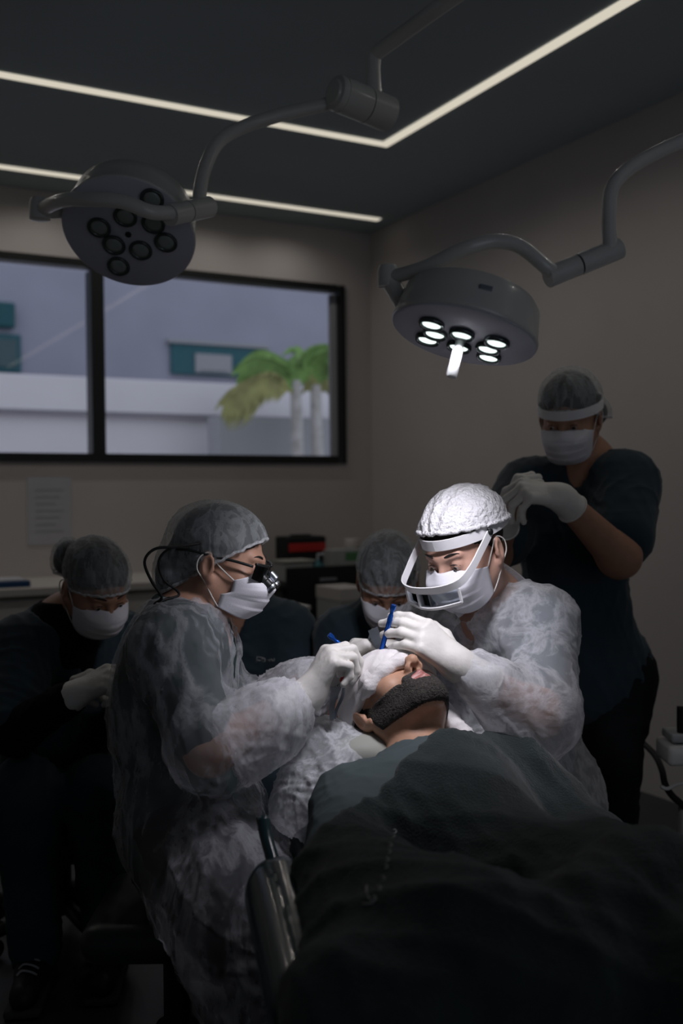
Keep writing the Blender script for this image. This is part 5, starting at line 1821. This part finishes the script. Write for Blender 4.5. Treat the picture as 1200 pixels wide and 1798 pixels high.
# gauze: band round eyes and crown
wr = [hP.el((0, -.012, .038), (.090, .117, .100)), hP.el((0, .050, .020), (.080, .062, .052), .03), hP.el((0, .085, .002), (.060, .032, .026), .02),
      cut(hP.w(0, .11, -.022), hP.dirw(0, -.30, -1)), cut(hP.w(0, -.06, -.01), hP.dirw(0, -.9, -.45)), rc(hP.w(0, .112, -.012), hP.w(0, .125, -.05), .019, .022, .008, '-')]
fg = folds(.0030, .045, 61, 4, ridge=1.2)
gz = link('gauze_wrap', sculpt('gauze_wrap', wr, .0035, smooth=2, disp=fg), M['gauze'], oP)
rolls = MB()
for k, (zz, rr, yy) in enumerate(((-.020, .0125, 0), (.000, .010, .004))):
    q = []
    for t in np.linspace(-1, 1, 26):
        a = rad(-16) + t * rad(84)
        q.append(hP.w(.088 * math.sin(a), -.006 + .112 * max(-.4, math.cos(a)) + yy, zz + .030 * (1 - math.cos(a)) + .004 * math.sin(t * 5) + .010 * (1 - abs(t)) ** 3))
    rr_ = [rr * (1 + .18 * math.sin(i * 1.7 + k)) * (1 if 1 < i < 24 else .6) for i in range(26)]
    ps = [rc(q[i], q[i + 1], rr_[i], rr_[i + 1], .008) for i in range(25)]
    link('rolled_edge', sculpt('rolled_edge', ps, .0032, disp=folds(.0022, .022, 62 + k, 4, ridge=1.2)), M['gauze'], gz)
# side drape of the cloth, on the far cheek
ps = [rc(hP.w(-.075, .05, .02), hP.w(-.088, -.005, -.05), .016, .020, .02), rc(hP.w(-.088, -.005, -.05), hP.w(-.098, -.03, -.13), .020, .016, .02)]
link('cloth_end', sculpt('cloth_end', ps, .004, disp=folds(.005, .03, 66, 4)), M['gauze'], gz)
# t-shirt
ps = Pt.torso(.012) + Pt.arms(.022, upto=.92) + [rc(Pt.N - up_ * .01, Pt.N - up_ * .06, .080, .10, .03)]
nk = nrm(hP.w(0, -.02, -.09) - Pt.N)
ps += [rc(Pt.N + nk * .10 + up_ * .03, Pt.N + nk * .012 + up_ * .0, .085, .066, .006, '-'), cut(Pt.PV - up_ * .06, -up_)]
fT = folds(.007, .08, 71, 5)
sh = link('tee_shirt', sculpt('tee_shirt', ps, .006, smooth=1, disp=fT), M['tee'], oP)
ps = [tor(Pt.N + nk * .004 + up_ * .002, np.array([nrm(np.cross(nk, ZZ)), np.cross(nk, nrm(np.cross(nk, ZZ))), nk]), .070, .006)]
Pt.trousers('pants', h=.012)

# ------------------------------------------------------------------ blanket over the patient
e1, e2, e3 = P(800, 1288, 1.92), P(655, 1425, 1.70), P(545, 1640, 1.46)
bn = nrm(np.cross(e2 - e1, ZZ))
if np.dot(bn, hip - e2) > 0:
    bn = -bn
ps = grow(Pt.torso(), .035, .08) + Pt.arms(.042) + [rc(Pt.HR, Pt.KR, .125, .105, .08), rc(Pt.HL, Pt.KL, .125, .105, .08), rc(Pt.KR, Pt.AR, .105, .085, .06), rc(Pt.KL, Pt.AL, .105, .085, .06)]
ps += [rc(Pt.WR + ZZ * .01, Pt.WR + A3(.1, -.05, 0), .07, .07, .06), rc(Pt.WL, Pt.WL + A3(-.1, -.1, 0), .06, .06, .06)]
# hanging sides
ps += [rc(P(632, 1590, 1.52), P(618, 1790, 1.20), .072, .070, .08), rc(P(680, 1640, 1.42), P(660, 1860, 1.32), .10, .10, .08), rc(P(800, 1700, 1.30), P(780, 1900, 1.22), .12, .12, .08),
       rc(P(618, 1790, 1.20), P(605, 2050, 1.18), .070, .075, .08)]
ps += [rc(P(925, 1360, 1.98), P(1000, 1500, 1.96), .05, .07, .06), rc(P(1050, 1520, 1.82), P(1130, 1580, 1.80), .06, .07, .06), rc(P(1000, 1500, 1.96), P(1010, 1700, 1.98), .07, .08, .06), rc(P(1130, 1590, 1.75), P(1150, 1700, 1.75), .08, .08, .06)]
ps += [cut(e2, bn), cut(A3(0, 0, .22), (0, 0, -1))]
ps += [rc(P(735, 1180, 1.95), P(770, 1290, 1.98), .10, .055, .02, '-')]
f5 = folds(.016, .20, 81, 5, dirs=[(.9, .4, 0), (.3, .9, .2), (.8, -.5, .3)], ridge=1.5)
f6 = folds(.003, .05, 82, 4)
bk = link('blanket', sculpt('blanket', ps, .0095, smooth=3, disp=lambda V, N: f5(V, N) + f6(V, N)), M['blanket'], None, origin=(float(hip[0]), float(hip[1]), .22))
tag(bk, 'dark green fleece blanket spread over the lying patient from chest to feet', 'blanket')
# faint lettering down the blanket, not readable
st = []
y0 = 1458
for k, (x, y) in enumerate(((694, 1462), (691, 1470), (686, 1486), (684, 1498), (681, 1512), (679, 1524), (674, 1545), (667, 1562), (659, 1580))):
    st.append([(x - 4, y - 4), (x, y - 5), (x + 3, y - 2)])
    st.append([(x - 4, y + 2), (x + 1, y + 1), (x + 2, y - 2)])
embroider(bk, st[:12], 'lettering', M['stitch'], .0014)
embroider(bk, st[12:], 'lettering', M['stitch'], .0014)
embroider(bk, [[(645, 1556), (644, 1566), (648, 1576), (656, 1586), (638, 1588)]], 'emblem', M['stitch'], .0014)
# ------------------------------------------------------------------ dental chair
ch = empty('dental_chair', (float(hip[0]) - .05, float(hip[1]) + .15, 0), 'dark dental chair reclined under the patient, with a glossy teal armrest', 'chair')
ax = nrm(A3(up_[0], up_[1], 0))
sd = nrm(np.cross(up_, ZZ))
nz = nrm(np.cross(sd, up_))
Fb = np.array([sd, up_, nz])
bc = (Pt.N + Pt.PV) / 2 - nz * .175
link('backrest', sculpt('backrest', [bx(bc + up_ * .02, (.235, .36, .045), Fb, .042)], .010), M['vinyld'], ch)
st_ = hip - ax * .22 - ZZ * .165
Fs = np.array([nrm(np.cross(ax, ZZ)), ax, ZZ])
link('seat', sculpt('seat', [bx(st_, (.25, .32, .05), Fs, .045), bx(st_ - ax * .55 - ZZ * .04, (.22, .34, .045), Fs, .042, .05)], .011), M['vinyld'], ch)
hc = hP.w(0, -.150, .02)
uh = nrm(hP.fr[2] * A3(1, 1, .6))
sh_ = nrm(np.cross(uh, hP.fr[1]))
Fh = np.array([sh_, uh, np.cross(sh_, uh)])
link('headrest', sculpt('headrest', [bx(hc - uh * .02, (.13, .11, .035), Fh, .034)], .007), M['vinyld'], ch)
MB().tube([hc - Fh[2] * .03 - uh * .04, bc + up_ * .30 - nz * .02], .022, 14).build('headrest_bar', M['steel'], ch, smooth=True)
MB().box(A3(float(hip[0]) - .08, float(hip[1]) + .12, .33), (.11, .15, .17), Fs, .03).build('column', M['vinyld'], ch, auto=40)
MB().box(A3(float(hip[0]) - .08, float(hip[1]) + .12, .045), (.22, .36, .045), Fs, .03).build('base', M['black'], ch, auto=40)
arA, arB = P(490, 1560, 1.56), P(540, 1750, 1.30)
link('armrest', sculpt('armrest', [rc(arA, arB, .046, .046, .02), rc(arA - ZZ * .02, arB - ZZ * .02, .046, .046, .03)], .005), M['vinyl'], ch)
MB().tube(curve([P(462, 1436, 1.66), P(468, 1470, 1.64), P(482, 1520, 1.60), P(498, 1580, 1.55)], 16), [.011] * 17, 10).build('armrest_lever', M['vinyl'], ch, smooth=True)
MB().tube(curve([arB - ZZ * .03, arB - ZZ * .16 + A3(.05, .05, 0), st_ - ZZ * .03 + Fs[0] * -.2], 12), .022, 12).build('armrest_bracket', M['black'], ch, smooth=True)
for g in (-1, 1):
    MB().lathe(A3(float(hip[0]) - .08, float(hip[1]) + .12, .0) + Fs[0] * g * .17 + Fs[1] * -.28, ZZ, [(.03, 0), (.03, .01)], 16).build('foot', M['rubber'], ch)

# crumpled plastic over the headrest, hanging down behind the patient's shoulder
ps = [bx(hc - uh * .01 - Fh[2] * .012, (.150, .115, .050), Fh, .045)]
ps += [rc(P(555, 1318, 2.02), P(522, 1420, 1.95), .060, .055, .05), rc(P(590, 1328, 2.00), P(580, 1420, 1.90), .060, .055, .05), rc(P(545, 1400, 1.94), P(560, 1475, 1.88), .055, .025, .04), rc(P(640, 1335, 1.98), P(610, 1380, 1.93), .045, .04, .05),
       rc(P(575, 1292, 2.08), P(600, 1296, 2.08), .040, .040, .04)]
f7 = folds(.010, .075, 91, 6, ridge=2.4, warp=.9)
f8 = folds(.005, .030, 92, 6, ridge=3, warp=.9)
pc = link('plastic_cover', sculpt('plastic_cover', ps, .005, smooth=0, disp=lambda V, N: f7(V, N) + f8(V, N)), M['plastic'], None)
tag(pc, 'crumpled translucent plastic sheet draped over the headrest below the patient\'s head', 'cover')
# small pillow under the neck
pw = link('neck_pillow', sculpt('neck_pillow', [el(P(640, 1318, 1.98), (.065, .045, .034), Fh, .02), el(P(700, 1318, 2.0), (.085, .05, .035), Fh, .03)], .006), M['cab'], None)
tag(pw, 'pale green neck pillow under the patient\'s nape', 'pillow')

# ------------------------------------------------------------------ instruments held


def pen(a, b, tip, label, nm='surgical_pen'):
    a, b = A3(a), A3(b)
    d = nrm(b - a)
    L_ = np.linalg.norm(b - a)
    o = empty(nm, a, label, 'instrument')
    MB().lathe(a, d, [(0, 0), (.0052, 0), (.0056, .002), (.0056, .010), (.0036, .013), (.0036, .020), (.0050, .022), (.0052, .048), (.0046, .050), (.0050, .052), (.0050, L_ - .02), (.003, L_ - .004), (0, L_)], 20, cap=False).build('handle', M['blue'], o, auto=35)
    MB().lathe(a + d * L_, d, [(.0022, -.01), (.0018, .012), (.0004, tip)], 12).build('tip', M['steel'], o, smooth=True)
    MB().lathe(a + d * .030, d, [(.0053, 0), (.0058, .001), (.0058, .003), (.0053, .004)], 20, cap=False).build('grip_ring', M['blue'], o, smooth=True)
    return o


pen(P(692, 1062, 2.03), P(664, 1165, 2.06), .025, 'blue instrument standing up between the right surgeon\'s gloved fingers')
pen(P(578, 1114, 2.03), P(640, 1172, 2.05), .02, 'blue instrument whose end shows behind the left surgeon\'s glove')
f = empty('retractor', P(652, 1112, 2.16), 'grey flat retractor between the two surgeons\' gloved hands', 'instrument')
MB().ribbon(curve([P(655, 1104, 2.15), P(662, 1122, 2.14), P(672, 1142, 2.12)], 10), [A3(1, -.2, .3)] * 11, .022, .002).build('blade', M['steel'], f)
MB().tube([P(655, 1106, 2.15), P(640, 1150, 2.2)], .004, 10).build('shank', M['steel'], f, smooth=True)
f = empty('forceps', P(590, 1240, 1.97), 'grey forceps with a red end hanging below the left surgeon\'s glove', 'instrument')
MB().ribbon(curve([P(603, 1196, 1.98), P(592, 1215, 1.97), P(584, 1238, 1.965), P(583, 1264, 1.96)], 14), [A3(1, -.2, .2)] * 15, [.006 + .0045 * math.sin(math.pi * i / 14) for i in range(15)], .003).build('arm', M['steel'], f)
MB().ribbon(curve([P(605, 1200, 1.985), P(602, 1222, 1.975), P(592, 1245, 1.97), P(588, 1262, 1.965)], 14), [A3(1, -.2, .2)] * 15, .006, .003).build('arm', M['steel'], f)
MB().lathe(P(602, 1194, 1.98), A3(.5, 0, .8), [(0, -.006), (.005, -.004), (.006, .003), (0, .008)], 14, cap=False).build('red_end', M['red'], f, smooth=True)
